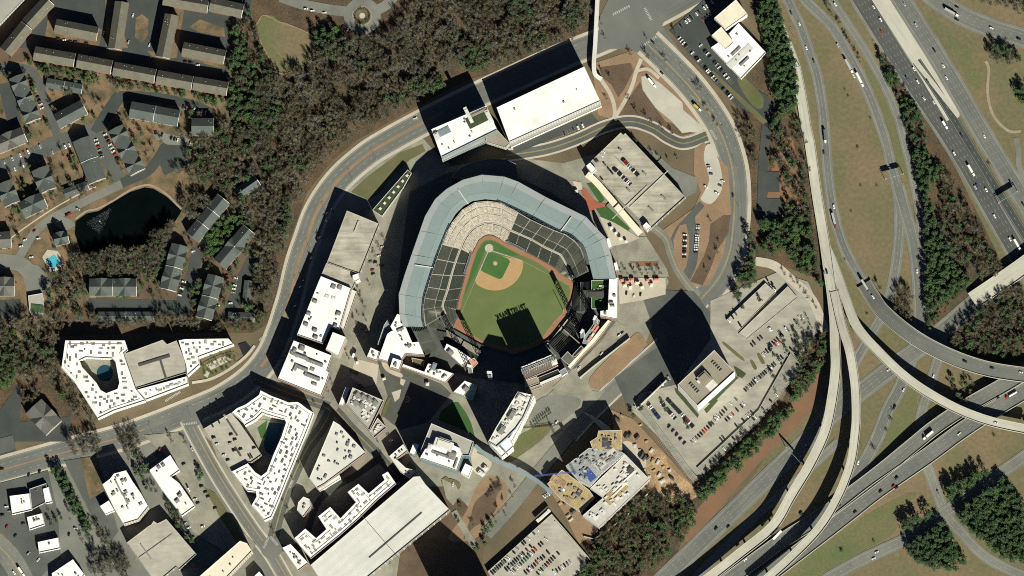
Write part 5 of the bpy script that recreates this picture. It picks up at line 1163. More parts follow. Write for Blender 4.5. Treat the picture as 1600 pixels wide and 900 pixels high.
trees('grey', "1243,520 1250,512 1256,505 1236,524 1262,498 1268,512 1275,480 1262,465 1250,448 1240,440 1226,428 1228,595 1212,612 1160,672 1143,700 1120,725 1105,738", 'in the planting strips of the east car park', (.4, .62))
trees('pine', "1188,470 1180,440 1150,462 1172,448 1160,480 1040,640 1075,668 1002,640 990,650", 'at the upper corners of the east car park', (.5, .7))
# street trees
for s_, wh in (("440,560 452,525 462,490 475,440 487,405 500,372 512,345 520,330", 'along the boulevard beside the commercial blocks'),
               ("566,470 570,480 560,492 572,500 556,505 565,515 558,525 574,520 562,455 578,445 590,415 586,400 594,390 600,375", 'in the lane between the commercial blocks and the ballpark'),
               ("540,545 545,560 520,600 512,612 505,622 492,632", 'along the lane beside the theatre'),
               ("970,425 980,427 992,426 1002,428 1012,427 1022,428 1032,427 975,420 988,420 1000,421 1015,421", 'in the row above the orange terrace right of the stadium'),
               ("985,160 995,175 1010,185 1020,195 1035,203 1050,207 940,110 955,125 948,155", 'on the dark mulch beds below the upper crossing'),
               ("958,212 975,216 992,220 1000,232 1018,240 1030,248 1045,252 1058,248", 'round the turning area above the stained parking deck'),
               ("1110,345 1122,395 1112,410 1104,425 1125,380", 'on the planted slope inside the ring road'),
               ("450,690 440,720 430,740 458,750 470,730 480,790 452,800 446,790 428,832", 'along the street between the pool court apartments and the wedge block'),
               ("528,680 540,692 556,705 590,690 598,715 612,690", 'along the diagonal street by the office block'),
               ("772,770 782,765 790,790 800,775 780,800 775,815 790,805 765,830 805,760 740,820 760,840", 'beside the brown mulch mound'),
               ("640,805 655,800 610,880 640,860", 'on the lower side of the biggest parking deck'), ("330,558 345,552 352,562 340,568 318,575 360,560", 'in the small garden at the right tip of the courtyard block'),
               ("1010,60 940,38 945,60 985,85 1040,95 1090,140", 'at the kerbs of the upper crossing')):
    trees('grey', s_, wh, (.35, .6))
trees('pine', "833,668 836,663 839,661 842,658 845,656 848,654 851,652 854,650 857,647 860,645", 'in the row of small conifers on the lower forecourt', (.28, .34))
trees('bright', "720,792 716,815 760,830 765,815 768,822 748,858 758,850 742,858", 'round the brown mulch mound', (.45, .7))
trees('shrub', "768,752 772,757 775,762 770,768 778,748 780,752 765,772 762,776", 'on the top of the mulch mound', (.9, 1.4), 0)
trees('bare', "1055,52 1012,88 1095,138 1105,172 1120,195", 'on the verge of the ring road by the hotel lot', (.5, .7))
trees('shrub', "1545,255 1365,700 1385,672 1395,640 1392,655 1320,498 1335,515 1355,490 1365,845 1315,860 1420,845 1553,680", 'on the grass verges of the motorway junction', (.9, 1.6), 2)
trees('shrub', "1325,150 1320,140 1360,185 1345,290 1330,330 1370,290 1340,230 1320,405", 'on the big brown grass oval', (.6, 1.0), 2)
# roundabout ring
trees('shrub', ' '.join('%.1f,%.1f' % (566 + 11.5 * math.cos(i * .35), 25 + 11.5 * math.sin(i * .35)) for i in range(18)), 'planted in the ring of the small roundabout', (.7, 1.0), 2)
# foundation shrubs and odd trees round the houses
for nm_, q_ in HOUSEQ:
    zi = len(ZONES); ZONES.append(nm_)
    for i in range(9):
        k_ = R.randrange(4); t_ = R.random(); a_, b_ = q_[k_], q_[(k_ + 1) % 4]; x_, y_ = a_[0] + (b_[0] - a_[0]) * t_, a_[1] + (b_[1] - a_[1]) * t_; cx_ = sum(p[0] for p in q_) / 4; cy_ = sum(p[1] for p in q_) / 4; l_ = math.hypot(x_ - cx_, y_ - cy_)
        x_ += (x_ - cx_) / l_ * 3.2; y_ += (y_ - cy_) / l_ * 3.2 + 1
        if not hard(x_, y_): TREES.append(('shrub', x_, y_, R.uniform(.55, 1.0), zi, 0))
zone('314,574 332,562 352,554 366,552 370,562 350,580 330,588 320,586', 6, 'ss', 'in the small garden at the right tip of the courtyard block', .5, 1.0)
# which trees are individuals: street trees first, then the biggest
DESC = dict(bare=('brown bare deciduous tree', 'bare_tree'), grey=('grey leafless tree', 'leafless_tree'), pine=('dark green pine', 'pine_tree'), bright=('bright green evergreen', 'evergreen_tree'), shrub=('dark shrub', 'shrub'))
ind = {}; rest = []
for kset in (('bare', 'grey'), ('pine', 'bright'), ('shrub',)):
    c = sorted([t for t in TREES if t[0] in kset], key=lambda t: (-t[5], -t[3])); a, b = c[:300], c[300:]
    for t in a: ind.setdefault((t[0], t[4]), []).append(t)
    rest.append((kset, b))
for (k, zi), l in ind.items():
    nm, on = DESC[k]
    for t in l:
        v = R.randrange(KINDS[k]['n']); z0 = gz(t[1], t[2]); q = P(t[1], t[2], z0); r = thing(on, '%s %s' % (nm, ZONES[zi]), 'shrub' if k == 'shrub' else 'tree', q, '%ss %s' % (nm, ZONES[zi]))
        r.rotation_euler = (0, 0, R.uniform(0, 6.28)); r.scale = (t[3],) * 3
        for nm2, kk in (('trunk', 't'), ('crown', 'c')):
            o = bpy.data.objects.new(nm2, KINDS[k][kk][v][1]); C.objects.link(o); o.parent = r
for kset, l in rest:
    if not l: continue
    for k in kset:
        ll = [t for t in l if t[0] == k]
        if not ll: continue
    VV = []; MI = []
    for t in l:
        k = t[0]; v = R.randrange(KINDS[k]['n']); a = R.uniform(0, 6.28); ca, sa = math.cos(a), math.sin(a); q = P(t[1], t[2], gz(t[1], t[2]))
        for kk, mi in (('c', list(kset).index(k)), ('t', len(kset))):
            T = KINDS[k][kk][v][0] * t[3]
            if kk == 't': T = T[:60]
            VV.append(np.stack([T[:, 0] * ca - T[:, 1] * sa + q.x, T[:, 0] * sa + T[:, 1] * ca + q.y, T[:, 2] + q.z], 1)); MI.append(np.full(len(T) // 3, mi, dtype=np.int32))
    me = tri_mesh('woodland', np.concatenate(VV), KINDS[kset[0]]['m'])
    for k in kset[1:]: me.materials.append(M[KINDS[k]['m']])
    me.materials.append(M['bark']); MI = np.concatenate(MI)
    if len(MI) == len(me.polygons): me.polygons.foreach_set('material_index', MI)
    o = bpy.data.objects.new({'bare': 'bare_woodland', 'pine': 'evergreen_woodland', 'shrub': 'scrub'}[kset[0]], me); C.objects.link(o); o['kind'] = 'stuff'
    o['label'] = {'bare': 'brown-grey leafless woodland filling the woods', 'pine': 'dark evergreen woodland filling the tree belts', 'shrub': 'low scrub on the verges'}[kset[0]]; o['category'] = 'woodland'
print('TREES', len(TREES), {k: sum(1 for t in TREES if t[0] == k) for k in KINDS})
# ================================================================== VEHICLES
def prof(mb, pts, w, m, zshift=0):
    """extrude a side profile (x,z) across the width, slightly tucked in"""
    n = len(mb.V); k = len(pts)
    for s_ in (-1, 1):
        for x, z, f in pts: mb.V.append((x, s_ * w / 2 * f, z))
    for i in range(k):
        j = (i + 1) % k; mb.F.append((n + i, n + j, n + k + j, n + k + i)); mb.mi.append(m)
    mb.F.append(tuple(n + i for i in range(k))[::-1]); mb.mi.append(m); mb.F.append(tuple(n + k + i for i in range(k))); mb.mi.append(m)
CARS = {}
def car_mesh(kind, col):
    if (kind, col) in CARS: return CARS[kind, col]
    mb = MB(); L0, w_, h = dict(sedan=(4.7, 1.85, 1.45), suv=(4.8, 1.95, 1.75), van=(5.6, 2.05, 2.2))[kind]; a = L0 / 2
    prof(mb, [(-a, .35, .9), (-a, .8, .95), (-a + .15, .92, .98), (a - 1.0, .95, .98), (a - .1, .78, .94), (a, .45, .88), (a - .2, .28, .9), (-a + .2, .28, .9)], w_, 0)
    if kind == 'sedan': g = [(-a + .7, .9), (-a + 1.35, 1.38), (a - 2.1, 1.40), (a - 1.25, .92)]
    elif kind == 'suv': g = [(-a + .1, .9), (-a + .35, 1.66), (a - 2.0, 1.70), (a - 1.2, .92)]
    else: g = [(-a + .03, .9), (-a + .1, 2.1), (a - 1.6, 2.15), (a - .7, .93)]
    prof(mb, [(g[0][0], g[0][1], .92), (g[1][0], g[1][1], .76), (g[2][0], g[2][1], .76), (g[3][0], g[3][1], .92)], w_, 1)
    mb.box(((g[1][0] + g[2][0]) / 2, 0, g[1][1] + .0), (g[2][0] - g[1][0]) * .98, w_ * .74, .06, 0, 0)
    for x in (-a + .85, a - .9):
        for s_ in (-1, 1): mb.bar((x, s_ * (w_ / 2 - .12), .32), (x, s_ * (w_ / 2 + .02), .32), .33, 2, 10)
    o = mb.build('car', ['car_' + CARCOL[col][0], 'carglass', 'tyre']); me = o.data; bpy.data.objects.remove(o); CARS[kind, col] = me
    return me
CARLIST = []
KN = dict(sedan='car', suv='estate car', van='van')
def car(x, y, ang, col, label, group, z=None, kind=None, name='parked_car'):
    CARLIST.append((x, y, ang, col, label, group, z, kind or ('sedan' if R.random() < .55 else 'suv'), name))
ORD = ['first', 'second', 'third', 'fourth', 'fifth', 'sixth', 'seventh', 'eighth', 'ninth', 'tenth', 'eleventh', 'twelfth', '13th', '14th', '15th', '16th', '17th', '18th', '19th', '20th', '21st', '22nd', '23rd', '24th', '25th', '26th', '27th', '28th', '29th', '30th'] + ['%dth' % i for i in range(31, 90)]
def row(where, x0, y0, x1, y1, pat, turn=90, z=None, lines=True, grp=None):
    """a row of stalls from (x0,y0) to (x1,y1); letters are car colours, dots empty stalls"""
    n = len(pat); a, b = P(x0, y0), P(x1, y1); ang = math.atan2(b.y - a.y, b.x - a.x) + math.radians(turn); k = 0
    h = abs(y1 - y0) > abs(x1 - x0) * 1.3
    end = ('upper' if y0 < y1 else 'lower') if h else ('left' if x0 < x1 else 'right')
    zz = gz((x0 + x1) / 2, (y0 + y1) / 2) if z is None else z
    for i, c in enumerate(pat):
        t = (i + .5) / n; x, y = x0 + (x1 - x0) * t, y0 + (y1 - y0) * t
        if lines:
            t = i / n; q = P(x0 + (x1 - x0) * t, y0 + (y1 - y0) * t, 0); u = Vector((math.cos(ang), math.sin(ang), 0)); v = Vector((-u.y, u.x, 0))
            MARK['paint'].face([q + u * 2.4 + v * .09 + Vector((0, 0, zz + .012)), q - u * 2.4 + v * .09 + Vector((0, 0, zz + .012)), q - u * 2.4 - v * .09 + Vector((0, 0, zz + .012)), q + u * 2.4 - v * .09 + Vector((0, 0, zz + .012))])
        if c == '.': continue
        cn = CARCOL[c][0]
        car(x, y, ang + R.choice((0, math.pi)) + R.uniform(-.03, .03), c, '%s car, %s from the %s, %s' % (cn, ORD[k], end, where), grp or 'cars in ' + where, zz); k += 1
def singles(where, s, ang=None, z=None, grp=None):
    """x,y,colour[,heading in px degrees]; each told apart by its place"""
    q = [t.split(',') for t in s.split()]
    for i, t in enumerate(q):
        x, y, c = float(t[0]), float(t[1]), t[2]; a = math.radians(float(t[3])) if len(t) > 3 else ang
        same = sorted([u for u in q if u[2] == c], key=lambda u: float(u[1])); k = same.index(t)
        lab = '%s car %s' % (CARCOL[c][0], where) if len(same) == 1 else '%s car, %s such from the top, %s' % (CARCOL[c][0], ORD[k], where)
        car(x, y, a, c, lab, grp or 'cars ' + where, z)
D = math.radians
# east car park
row('the row by the dark slot left of the tower', 1011, 620, 1046.5, 589.5, 'kgwnkkrkwkgks'); row('the blue-car row left of the tower', 1012, 630, 1031, 655, 'kwwbbkbb')
row('the left line of the double row below the tower', 1033, 629, 1056, 655, 'wgwkkkwwk'); row('the right line of the double row below the tower', 1042, 623, 1084, 668, 'kknkkkkkswkrrwkk')
row('the spaced row along the left deck strip', 1044, 665, 1071, 694, 'k.k.k.k.k')
row('the long kerb row below the tower', 1080, 693, 1129, 646, 'swgkkrrkkkswkk'); row('the kerb row beside the striped deck', 1163, 611, 1238, 545, 'kgskkkwskgkkskwkn.w.k.s..k')
row('the upper line of the mid row below the tower', 1133, 658, 1164, 630, 'kkwr.k.kw'); row('the lower line under the tower lot', 1125, 688, 1180, 640, 'kk.....k..k.wsk.')
row('the striped lower deck row', 1112, 722, 1230, 600, '..k...w....k...s.....kw...g...k..w.....', z=2.2)
row('the row behind the tower hedge', 1108, 664, 1152, 622, 'k.sw.kk.w.g')
row('the row under the light-well deck', 1173, 541, 1206, 513, 'kk.kk...w'); row('the inner row of the upper east lot', 1191, 556, 1226, 527, 'wskk..rwr..'); row('the inner second row of the upper east lot', 1203, 541, 1224, 522, 'kkrk.k')
singles('on the low deck with the light-well', "1150,491,g 1145,496,k 1139,501,w 1157,509,k 1202,443,k 1210,449,k 1210,453,w", D(-55), 4.0)
singles('in the upper right of the east lot', "1202,515,w 1228,514,w 1249,496,w 1254,496,w 1243,503,g 1247,509,w", D(-55))
# bottom deck
Z6 = 5.1
row('the wall row of the bottom parking deck', 768, 897, 841, 827, 'kkgkkkgkww..k.s..kk.w..g.w', z=Z6); row('upper line of the bottom deck second row', 790, 892, 834, 850, 'kkskkkkgwk.r.k.', z=Z6)
row('lower line of the bottom deck second row', 799, 896, 855, 841, 'wgwwnnnnnwkr.kk.w', z=Z6); row('the third row on the bottom deck', 820, 897, 862, 859, 'kkwkkrskk.k.', z=Z6)
row('the fourth row on the bottom deck', 839, 898, 877, 860, 'kwkskrkkk.k.', z=Z6); row('the lowest row on the bottom deck', 864, 896, 893, 877, 'wkkwkgs', z=Z6)
# hotel lot
row('the upper kerb row of the dark hotel lot', 1062, 42, 1119, -1, 'k.wwk.wk.ww.wr'); row('the left kerb row of the dark hotel lot', 1060, 58, 1107, 112, 'wwwk..w.kw..kw')
row('the inner row of the dark hotel lot', 1093, 69, 1129, 112, 'w.kwk.kswk'); row('the lower left row of the dark hotel lot', 1106, 111, 1145, 155, 'wkwsg..k.kww'); row('the shaded row by the beige hotel wing', 1098, 33, 1112, 22, 'rkkk')
row('the lower inner row of the dark hotel lot', 1132, 116, 1146, 133, 'w.w....')
# curved lot by the ring road
row('the left column of the curved lot', 1070.5, 365, 1069, 404, 'wkwkwkkwk', lines=False); row('the right column of the curved lot', 1091, 351, 1087, 396, 'swg.wwwswwwk', lines=False)
singles('on the pale gravel lot by the ring road', "1107,259,s,5 1108,263,w,5 1111,272,g,0 1103,292,w,-40 1129,283,w,-15 1125,290,g,-20 1120,302,w,-30")
# stained parking deck
row('the left row on the stained deck', 959, 263, 986, 289, 'kkskkwkskwwk', z=12); row('the right row on the stained deck', 972, 248, 998, 275, 'krrswskwkk', z=12)
singles('on the upper part of the stained deck', "943,237,w 940,243,w 930,251,k 933,250,k 940,279,k 945,257,g 951,264,k 956,270,k", D(-50), 12)
row('the lot below the long white hall', 880, 210, 916, 194, 'k...k.w.w.')
# pool-court deck
singles('on the deck beside the pool court', "342,659,k,-60 332,665,k,-60 352,651,w,-60 334,684,k,20 339,694,w,20 361,679,k,20 367,687,k,20 360,693,s,20 366,704,k,20 376,702,k,20 397,700,k,20 350,711,w,20 356,719,k,20 390,714,k,-60 393,713,k,-60", z=14)
singles('in the strip lot beside the weathered deck', "597,386,w,20 592,400,w,20 579,409,g,20 586,410,k,20 582,422,r,20 583,428,k,20 596,415,k,20")
# south-west
singles('in the lot round the L-shaped office', "287,725,k,30 293,760,k,-60 295,765,w,-60 315,760,k,20 321,769,k,20 325,776,k,20 305,780,w,20 309,786,k,20 290,818,s,30 295,825,w,30 317,823,w,20 301,839,k,20 336,794,k,20 250,702,r,70 245,707,k,70")
singles('in the far south-west lots', "10,792,w,10 15,799,s,10 4,805,k,20 11,823,r,70 24,837,k,50 36,818,k,20 118,826,w,0 108,835,k,80 45,865,s,50 60,875,w,50 45,742,k,70 62,737,k,70")
singles('driving on the street at the lower left corner', "22,895,w,-55 3,733,k,10")
# houses
R_ = 'cars beside the houses'
row('the lane row right of the three-gabled house', 48, 126, 67, 172, 'rws.kkww'); row('the red-car row by the dark upright house', 149, 216, 160, 248, 'wwrsks')
row('the row left of the upright house by the turning lot', 163, 208, 186, 255, 'wkkwwwrk.'); row('the sloping lot at the far left', 4, 255, 72, 225, 's.s.wrw..s.'); row('the lower side of the sloping lot', 20, 266, 112, 225, 'w.ws.....s..ww')
row('the curved row by the turning lot', 241, 207, 300, 226, 'r.k..kkw...w'); row('the row above the square wood-edge house', 283, 166, 324, 177, 'kwrwksw')
row('the row beside the long house right of the pond', 288, 438, 280, 464, 'wkwkw'); row('the lane right of the lowest upright house', 369, 432, 364, 460, 'w.wws')
singles('near the long house right of the pond', "312,387,r,60 302,393,w,30 355,431,r,20 348,454,k,20 360,474,w,10 340,478,w,10")
singles('along the pond road', "122,327,s,-30 109,334,r,25 105,336,k,25 39,375,w,20 33,385,w,20 60,373,w,10 49,402,w,10 54,361,r,40")
singles('among the brown-roofed terraces', "208,24,w,75 162,52,w,80 201,66,s,70 234,70,w,60 100,63,w,10 110,65,k,10 118,66,k,10 135,68,k,10 91,61,k,10 290,97,k,10 298,98,k,10 309,102,w,10 266,8,w,10")
singles('near the small roundabout', "478,14,w,10 488,17,w,10 507,20,w,10 543,47,w,60 536,42,k,60")
singles('on the forecourt below the scoreboard wing', "863,665,w,50 870,660,w,50 905,575,w,50 906,590,s,-40 900,562,k,45 940,553,w,45 972,520,k,45 968,524,w,45")
singles('beside the end of the blue-roofed footbridge', "850,776,w,-40 857,772,w,-40 853,774,s,-40 708,757,w,80 993,637,s,-60")
# empty bays on the biggest deck and others
for k in range(6):
    o_ = (k * 13.5 + 8) * .655, (k * 13.5 + 8) * .755
    row('x', 492 + o_[0], 884 + o_[1] * .9, 648 + o_[0], 750 + o_[1] * .9, '.' * 60, z=19.0)
row('x', 200, 556, 256, 536, '.' * 22, z=15); row('x', 212, 600, 285, 578, '.' * 28, z=15)
for k in range(3): row('x', 207 + k * 17, 850 + k * 22, 262 + k * 17, 815 + k * 22, '.' * 24, z=12.1)
for k in range(3): row('x', 1013 - k * 0, 655 + k * 6, 1080, 745 + k * 2, '.' * 34, z=2.2)
row('x', 1095, 738, 1236, 600, '.' * 60, z=2.2)
singles('on the terrace right of the stadium', "991,462,w,80 979,458,k,80 1001,460,k,80")
# moving traffic
def near(x, y):
    best = None
    for r in ROADS:
        for i in range(len(r) - 1):
            x0, y0, z0 = r[i]; x1, y1, z1 = r[i + 1]; l = (x1 - x0) ** 2 + (y1 - y0) ** 2 or 1; t = max(0, min(1, ((x - x0) * (x1 - x0) + (y - y0) * (y1 - y0)) / l))
            d = math.hypot(x - x0 - t * (x1 - x0), y - y0 - t * (y1 - y0)) - (6 if z0 > 2 else 0)
            if best is None or d < best[0]: best = (d, math.atan2(-(y1 - y0), x1 - x0), z0 + (z1 - z0) * t)
    return best[1], best[2]
def traffic(where, s):
    q = [t.split(',') for t in s.split()]
    for t in q:
        x, y, c = float(t[0]), float(t[1]), t[2]; a, z = near(x, y)
        same = sorted([u for u in q if u[2] == c], key=lambda u: float(u[1])); k = same.index(t); cn = CARCOL[c][0]
        lab = '%s car driving on %s' % (cn, where) if len(same) == 1 else '%s car, %s such from the top, on %s' % (cn, ORD[k], where)
        car(x, y, a, c, lab, 'cars driving on ' + where, z, name='moving_car')
traffic('the left slip road at the top', "1236,20,k 1249,37,w 1260,75,w 1271,95,k 1287,238,k 1303,323,w")
traffic('the slip road crossing the grass oval', "1309,71,s 1318,89,k 1334,119,w 1305,7,w")
traffic('the dark motorway carriageway', "1376,31,w 1377,50,r 1365,11,w 1428,108,w 1417,122,b 1434,128,w 1444,154,w 1459,160,w 1477,197,w 1491,240,w 1524,293,s 1527,291,b 1541,297,w 1554,338,w 1578,374,w")
traffic('the grey motorway carriageway', "1413,7,s 1431,39,s 1460,79,k 1474,103,w 1479,122,w 1538,213,w 1579,285,k 1599,320,k")
traffic('the dark express lanes', "1450,128,n 1502,211,k"); traffic('the curved motorway at the top right', "1495,11,k 1495,31,k 1549,44,w 1592,61,k")
traffic('the right slip roads', "1432,300,k 1433,424,w 1439,437,k 1287,425,k 1292,425,k"); traffic('the broad curved overpass', "1364,464,w 1508,565,k 1550,575,k 1595,582,w"); traffic('the narrow flyover', "1556,661,w")
traffic('the roads below the flyovers', "1389,578,w 1459,587,w 1412,609,w 1398,636,k 1341,723,w 1259,696,s 1547,466,w")
traffic('the diagonal motorway', "1559,622,k 1499,678,w 1401,747,k 1396,760,r 1401,762,k 1376,768,k 1336,800,k 1311,790,k 1252,803,k")
traffic('the roads at the bottom right', "1465,768,k 1370,863,w 1365,873,w 1519,826,k 1537,826,k 1588,870,k"); traffic('the diagonal motorway at the bottom', "1119,826,k 1138,823,k 1165,875,w")
traffic('the boulevard', "649,185,w 300,702,s"); traffic('the ring road', "1020,66,k 1034,114,k 1145,305,k")
# lorries and buses
def lorry(label, x, y, trailer='w', cab='w', Lt=13.5, ang=None, name='lorry', cat='lorry', tank=False, flip=False):
    a, z = near(x, y)
    if ang is not None: a = math.radians(ang)
    if flip: a += math.pi
    r = thing(name, label, cat, P(x, y, z), None); r.rotation_euler = (0, 0, a); b = wl(r)
    def part(nm, mb, ms): o = mb.build(nm, ms); o.parent = r; return o
    mb = MB()
    if tank: mb.bar((-Lt / 2 - 1, 0, 2.3), (Lt / 2 - 1.5, 0, 2.3), 1.15, 0, 14)
    else: mb.box((-1.5, 0, 1.1), Lt, 2.5, 2.8)
    part('trailer', mb, 'car_' + CARCOL[trailer][0])
    mb = MB(); mb.box((Lt / 2 + .9, 0, .6), 2.2, 2.4, 2.6); mb.box((Lt / 2 + 2.4, 0, .6), 1.2, 2.2, 1.3, 0, 0, .9); part('cab', mb, 'car_' + CARCOL[cab][0])
    mb = MB(); mb.face([(Lt / 2 + 2.02, -1.05, 2.0), (Lt / 2 + 2.02, 1.05, 2.0), (Lt / 2 + 2.02, 1.0, 3.0), (Lt / 2 + 2.02, -1.0, 3.0)]); part('windscreen', mb, 'carglass')
    for x_ in (-Lt / 2 - .3, -Lt / 2 + .9, Lt / 2 - 1.2, Lt / 2 + 2.0):
        for s_ in (-1, 1): mb = MB(); mb.bar((x_, s_ * .85, .5), (x_, s_ * 1.25, .5), .5, 0, 12); part('wheel', mb, 'tyre')
lorry('silver articulated lorry on the slip road, just ahead of the white one', 1326, 103, 's', 'w'); lorry('white articulated lorry on the slip road beside the grass oval', 1343, 124, 'w', 'w')
lorry('grey lorry with a red cab on the slip road left of the grass oval', 1303, 344, 's', 'r', flip=False); lorry('grey lorry at the start of the broad curved overpass', 1352, 447, 's', 'g')
lorry('dark-trailer lorry on the left slip road above the red-cab lorry', 1289, 212, 'g', 'w', 11); lorry('long pale lorry on the curved motorway at the top right', 1486, 19, 's', 'w')
lorry('white lorry on the dark motorway between two sign gantries', 1517, 266, 'w', 'w', 10); lorry('white box lorry on the dark motorway near the scrub', 1476, 195, 'w', 'w', 6, name='box_van', cat='van')
lorry('white coach on the dark motorway near the road bridge', 1589, 382, 'w', 'w', 10, name='coach', cat='coach'); lorry('red-cabbed tanker with a white tank on the diagonal motorway', 1581, 617, 'w', 'r', 11, tank=True, name='tanker', cat='tanker lorry')
lorry('white lorry on the diagonal motorway below the right end of the narrow flyover', 1451, 680, 'w', 'w', 10); lorry('white lorry in the shade beside the chevrons at the bottom', 1213, 838, 'w', 'g', 14)
lorry('white bus parked in the bay of the gravel triangle by the ring road', 1018, 129, 'w', 'w', 9, ang=-50, name='bus', cat='bus'); lorry('yellow works lorry with a white cab on the ring road by the hatched island', 1089, 168, 'y', 'w', 6.5, ang=-42, name='works_lorry', cat='lorry')
lorry('white lorry parked by the small white-roofed shops at the left bottom street', 33, 893, 'w', 'w', 8, ang=-55); lorry('white delivery lorry stopped in front of the pale forecourt by the theatre', 553, 554, 'w', 'k', 5, ang=70, name='delivery_lorry', cat='lorry')
# keep 300 individual cars; any beyond that go into one object
pri = [c for c in CARLIST if c[8] == 'moving_car'] + [c for c in CARLIST if c[8] != 'moving_car']
print('CARS', len(pri))
for c in pri[:300]:
    x, y, a, col, lab, grp, z, kind, nm = c
    if z is None: z = gz(x, y)
    o = bpy.data.objects.new(nm, car_mesh(kind, col)); C.objects.link(o); o.location = P(x, y, z); o.rotation_euler = (0, 0, a if a is not None else 0); tag(o, lab, 'car', grp)
V = []; F = []; MI = []; ms = ['car_' + v[0] for v in CARCOL.values()] + ['carglass', 'tyre']; ix = {m: i for i, m in enumerate(ms)}
for c in pri[300:]:
    x, y, a, col, lab, grp, z, kind, nm = c
    if z is None: z = gz(x, y)
    me = car_mesh(kind, col); q = P(x, y, z); mt = Matrix.Translation(q) @ Matrix.Rotation(a or 0, 4, 'Z'); n = len(V); V += [tuple(mt @ v.co) for v in me.vertices]
    for p in me.polygons: F.append(tuple(n + i for i in p.vertices)); MI.append(ix[me.materials[p.material_index].name])
if F:
    o = obj('parked_cars', V, F, ms, None, MI); o['kind'] = 'stuff'; o['label'] = 'further cars parked beside the houses and small lots'; o['category'] = 'cars'
# swimming-pool loungers, fountains, street lamps
for i, (x, y) in enumerate(((138, 352), (165, 340))):
    pass
b = P(156, 346, .1); r = thing('fountain', 'white spray of the pond fountain drifting over the dark water', 'fountain', b); mb = MB(); mb.bar(b, b + Vector((0, 0, .8)), .8, 0, 10); mb.build('float', 'concrete', r)
T = []
for i in range(2600):
    t = rs.uniform(0, 1) ** .7; cx_, cy_ = 172 - 27 * t, 327 + 30 * t; w_ = rs.uniform(-1, 1) * (1.5 + 12 * t); q = np.array(P(cx_ + w_ * .75 + rs.normal(), cy_ + w_ * .66 + rs.normal(), .4 + 3 * (1 - t) * rs.uniform(0, 1))); T += [q + rs.normal(size=3) * .16, q + rs.normal(size=3) * .16, q + rs.normal(size=3) * .16]
me = tri_mesh('spray', np.array(T) - np.array(b), 'spray'); o = bpy.data.objects.new('spray', me); C.objects.link(o); o.parent = r
lamp_me = None
def lamps(where, s, h=10):
    global lamp_me
    for i, (x, y) in enumerate(pp(s)):
        q = P(x, y, gz(x, y)); r = thing('street_lamp', 'grey street lamp %s, %s from the top' % (where, ORD[sorted(p[1] for p in pp(s)).index(y)]), 'street lamp', q, 'street lamps ' + where)
        mb = MB(); mb.bar(q, q + Vector((0, 0, h)), .13); mb.bar(q + Vector((0, 0, h)), q + Vector((1.8, .5, h + .3)), .09); mb.build('pole', 'steel', r)
        mb = MB(); mb.box((q.x + 2, q.y + .55, q.z + h + .2), 1.0, .45, .2); mb.build('lamp_head', 'steel_dark', r)
lamps('along the boulevard', "588,250 552,283 510,335 486,392 468,450 460,480 300,655 240,680"); lamps('on the ring road', "1112,168 1135,215 1152,262 1155,325 1070,118"); lamps('on the motorway verge', "1242,62 1270,330 1328,540 1340,610 1348,700 1324,760 1400,600 1460,655 1520,675")
# site clutter, stalls and deck lamps
def clutter(nm, cat, m, where, s):
    for i, t in enumerate(s.split()):
        x, y, l, w_, h, a = (float(v) for v in t.split(',')); b = P(x, y, gz(x, y)); mb = MB(); mb.box(b, l, w_, h, math.radians(a)); mb.box((b.x, b.y, b.z + h), l * .8, w_ * .7, h * .25, math.radians(a), 0, .7)
        o = mb.build(nm, m, None, b); tag(o, '%s, %s such from the left' % (where, ORD[sorted(float(q.split(',')[0]) for q in s.split()).index(x)]), cat, where.split(',')[0] + 's')
clutter('site_container', 'container', 'roof_dark', 'dark container standing on the construction ground', "930,845,7,3,2.6,40 940,832,5,2.5,2.5,40 1050,748,6,2.5,2.6,-40 979,682,6,2.5,2.6,60 984,681,6,2.5,2.6,60 996,684,6,2.5,2.6,40 1003,712,8,3,3,60 1007,716,7,2.6,2.6,55 1012,716,5,2.4,2.4,40 965,656,7,3,2.6,-40 896,800,7,3,2.5,40 884,786,6,2.6,2.5,45")
clutter('timber_stack', 'timber stack', 'plywood', 'yellow timber stack on the construction ground', "1020,720,5,3,1.5,70 1036,730,4,3,1,10 1044,762,5,2,1,40 1001,664,4,2,1,30 1010,690,4,2.5,1.2,10 1022,735,5,2,1,30 888,806,5,3,1.4,40 875,787,4,3,1.2,40 1000,703,3,2,1,10 972,650,4,2,1.2,-50")
clutter('slab_stack', 'slab stack', 'slab', 'pale slab stack on the construction ground', "1006,735,4,3,1,20 1030,742,5,3,1.4,60 1056,760,4,2.4,1,20 992,696,4,3,1.2,10 1035,752,7,4,1.5,30 1028,722,6,3,1.3,60 1046,735,4,3,1.2,20 1018,704,5,3,1.2,50 1063,770,5,2,1,-40 892,812,6,2.4,1.4,40 1014,745,4,3,1,10")
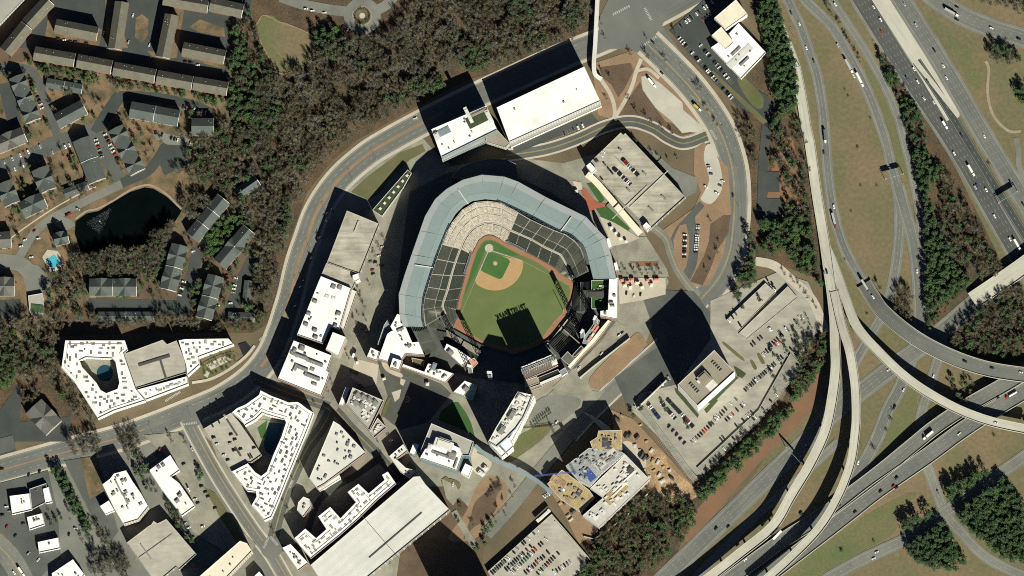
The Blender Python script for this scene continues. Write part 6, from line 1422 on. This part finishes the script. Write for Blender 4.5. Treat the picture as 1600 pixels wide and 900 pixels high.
clutter('market_stall', 'stall', 'pink', 'orange stall roof on the terrace right of the stadium', "972,438,4,4,3,10 980,441,5,4,3,0 988,437,4,4,3,0 1012,438,4,4,3,0 1026,437,6,3,3,0")
clutter('market_stall', 'stall', 'roof_cream', 'cream stall roof on the terrace right of the stadium', "976,446,4,3,3,10 985,449,4,4,3,0 996,442,5,3,3,0 1003,449,4,3,3,20 1018,445,4,4,3,0")
clutter('shade_canopy', 'canopy', 'unit_white', 'white shade canopy in the forecourts round the stadium', "955,356,4,4,3,20 962,364,4,3,3,30 969,372,4,4,3,30 978,377,3,3,3,30 900,299,4,4,3,10 668,600,4,4,3,0 600,592,4,3,3,20 558,566,3,3,3,10 752,740,8,5,3,-40 758,732,5,5,3,-40")
# painted lines last
for k, mb in MARK.items():
    if mb.F: struct(mb.build('road_markings' if k == 'paint' else 'yellow_road_markings', k))
# zebra crossings
def zebra(x0, y0, x1, y1, n, wd):
    mb = MB(); a, b = (x0, y0), (x1, y1); L0 = math.hypot(x1 - x0, y1 - y0); dx, dy = (x1 - x0) / L0, (y1 - y0) / L0; z = gz((x0 + x1) / 2, (y0 + y1) / 2) + .02
    for k in range(n):
        t = L0 * (k + .5) / n; cx_, cy_ = x0 + dx * t, y0 + dy * t; u = L0 / n * .27; v = wd / 2
        mb.face([P(cx_ - dx * u - dy * v, cy_ - dy * u + dx * v, z), P(cx_ + dx * u - dy * v, cy_ + dy * u + dx * v, z), P(cx_ + dx * u + dy * v, cy_ + dy * u - dx * v, z), P(cx_ - dx * u + dy * v, cy_ - dy * u - dx * v, z)])
    struct(mb.build('zebra_crossing', 'paint'))
for a in ((957, 23, 984, 9, 9, 4), (1007, 12, 1018, 32, 9, 4), (1001, 74, 1026, 57, 9, 4), (1110, 203, 1120, 218, 7, 4), (504, 636, 516, 640, 7, 4), (500, 652, 506, 638, 7, 4), (452, 762, 458, 750, 7, 4), (460, 753, 475, 761, 8, 4), (258, 627, 282, 612, 12, 3.5), (412, 857, 420, 838, 10, 4), (422, 838, 434, 852, 9, 4), (282, 664, 308, 660, 10, 3.5), (405, 532, 417, 523, 7, 4)): zebra(*a)
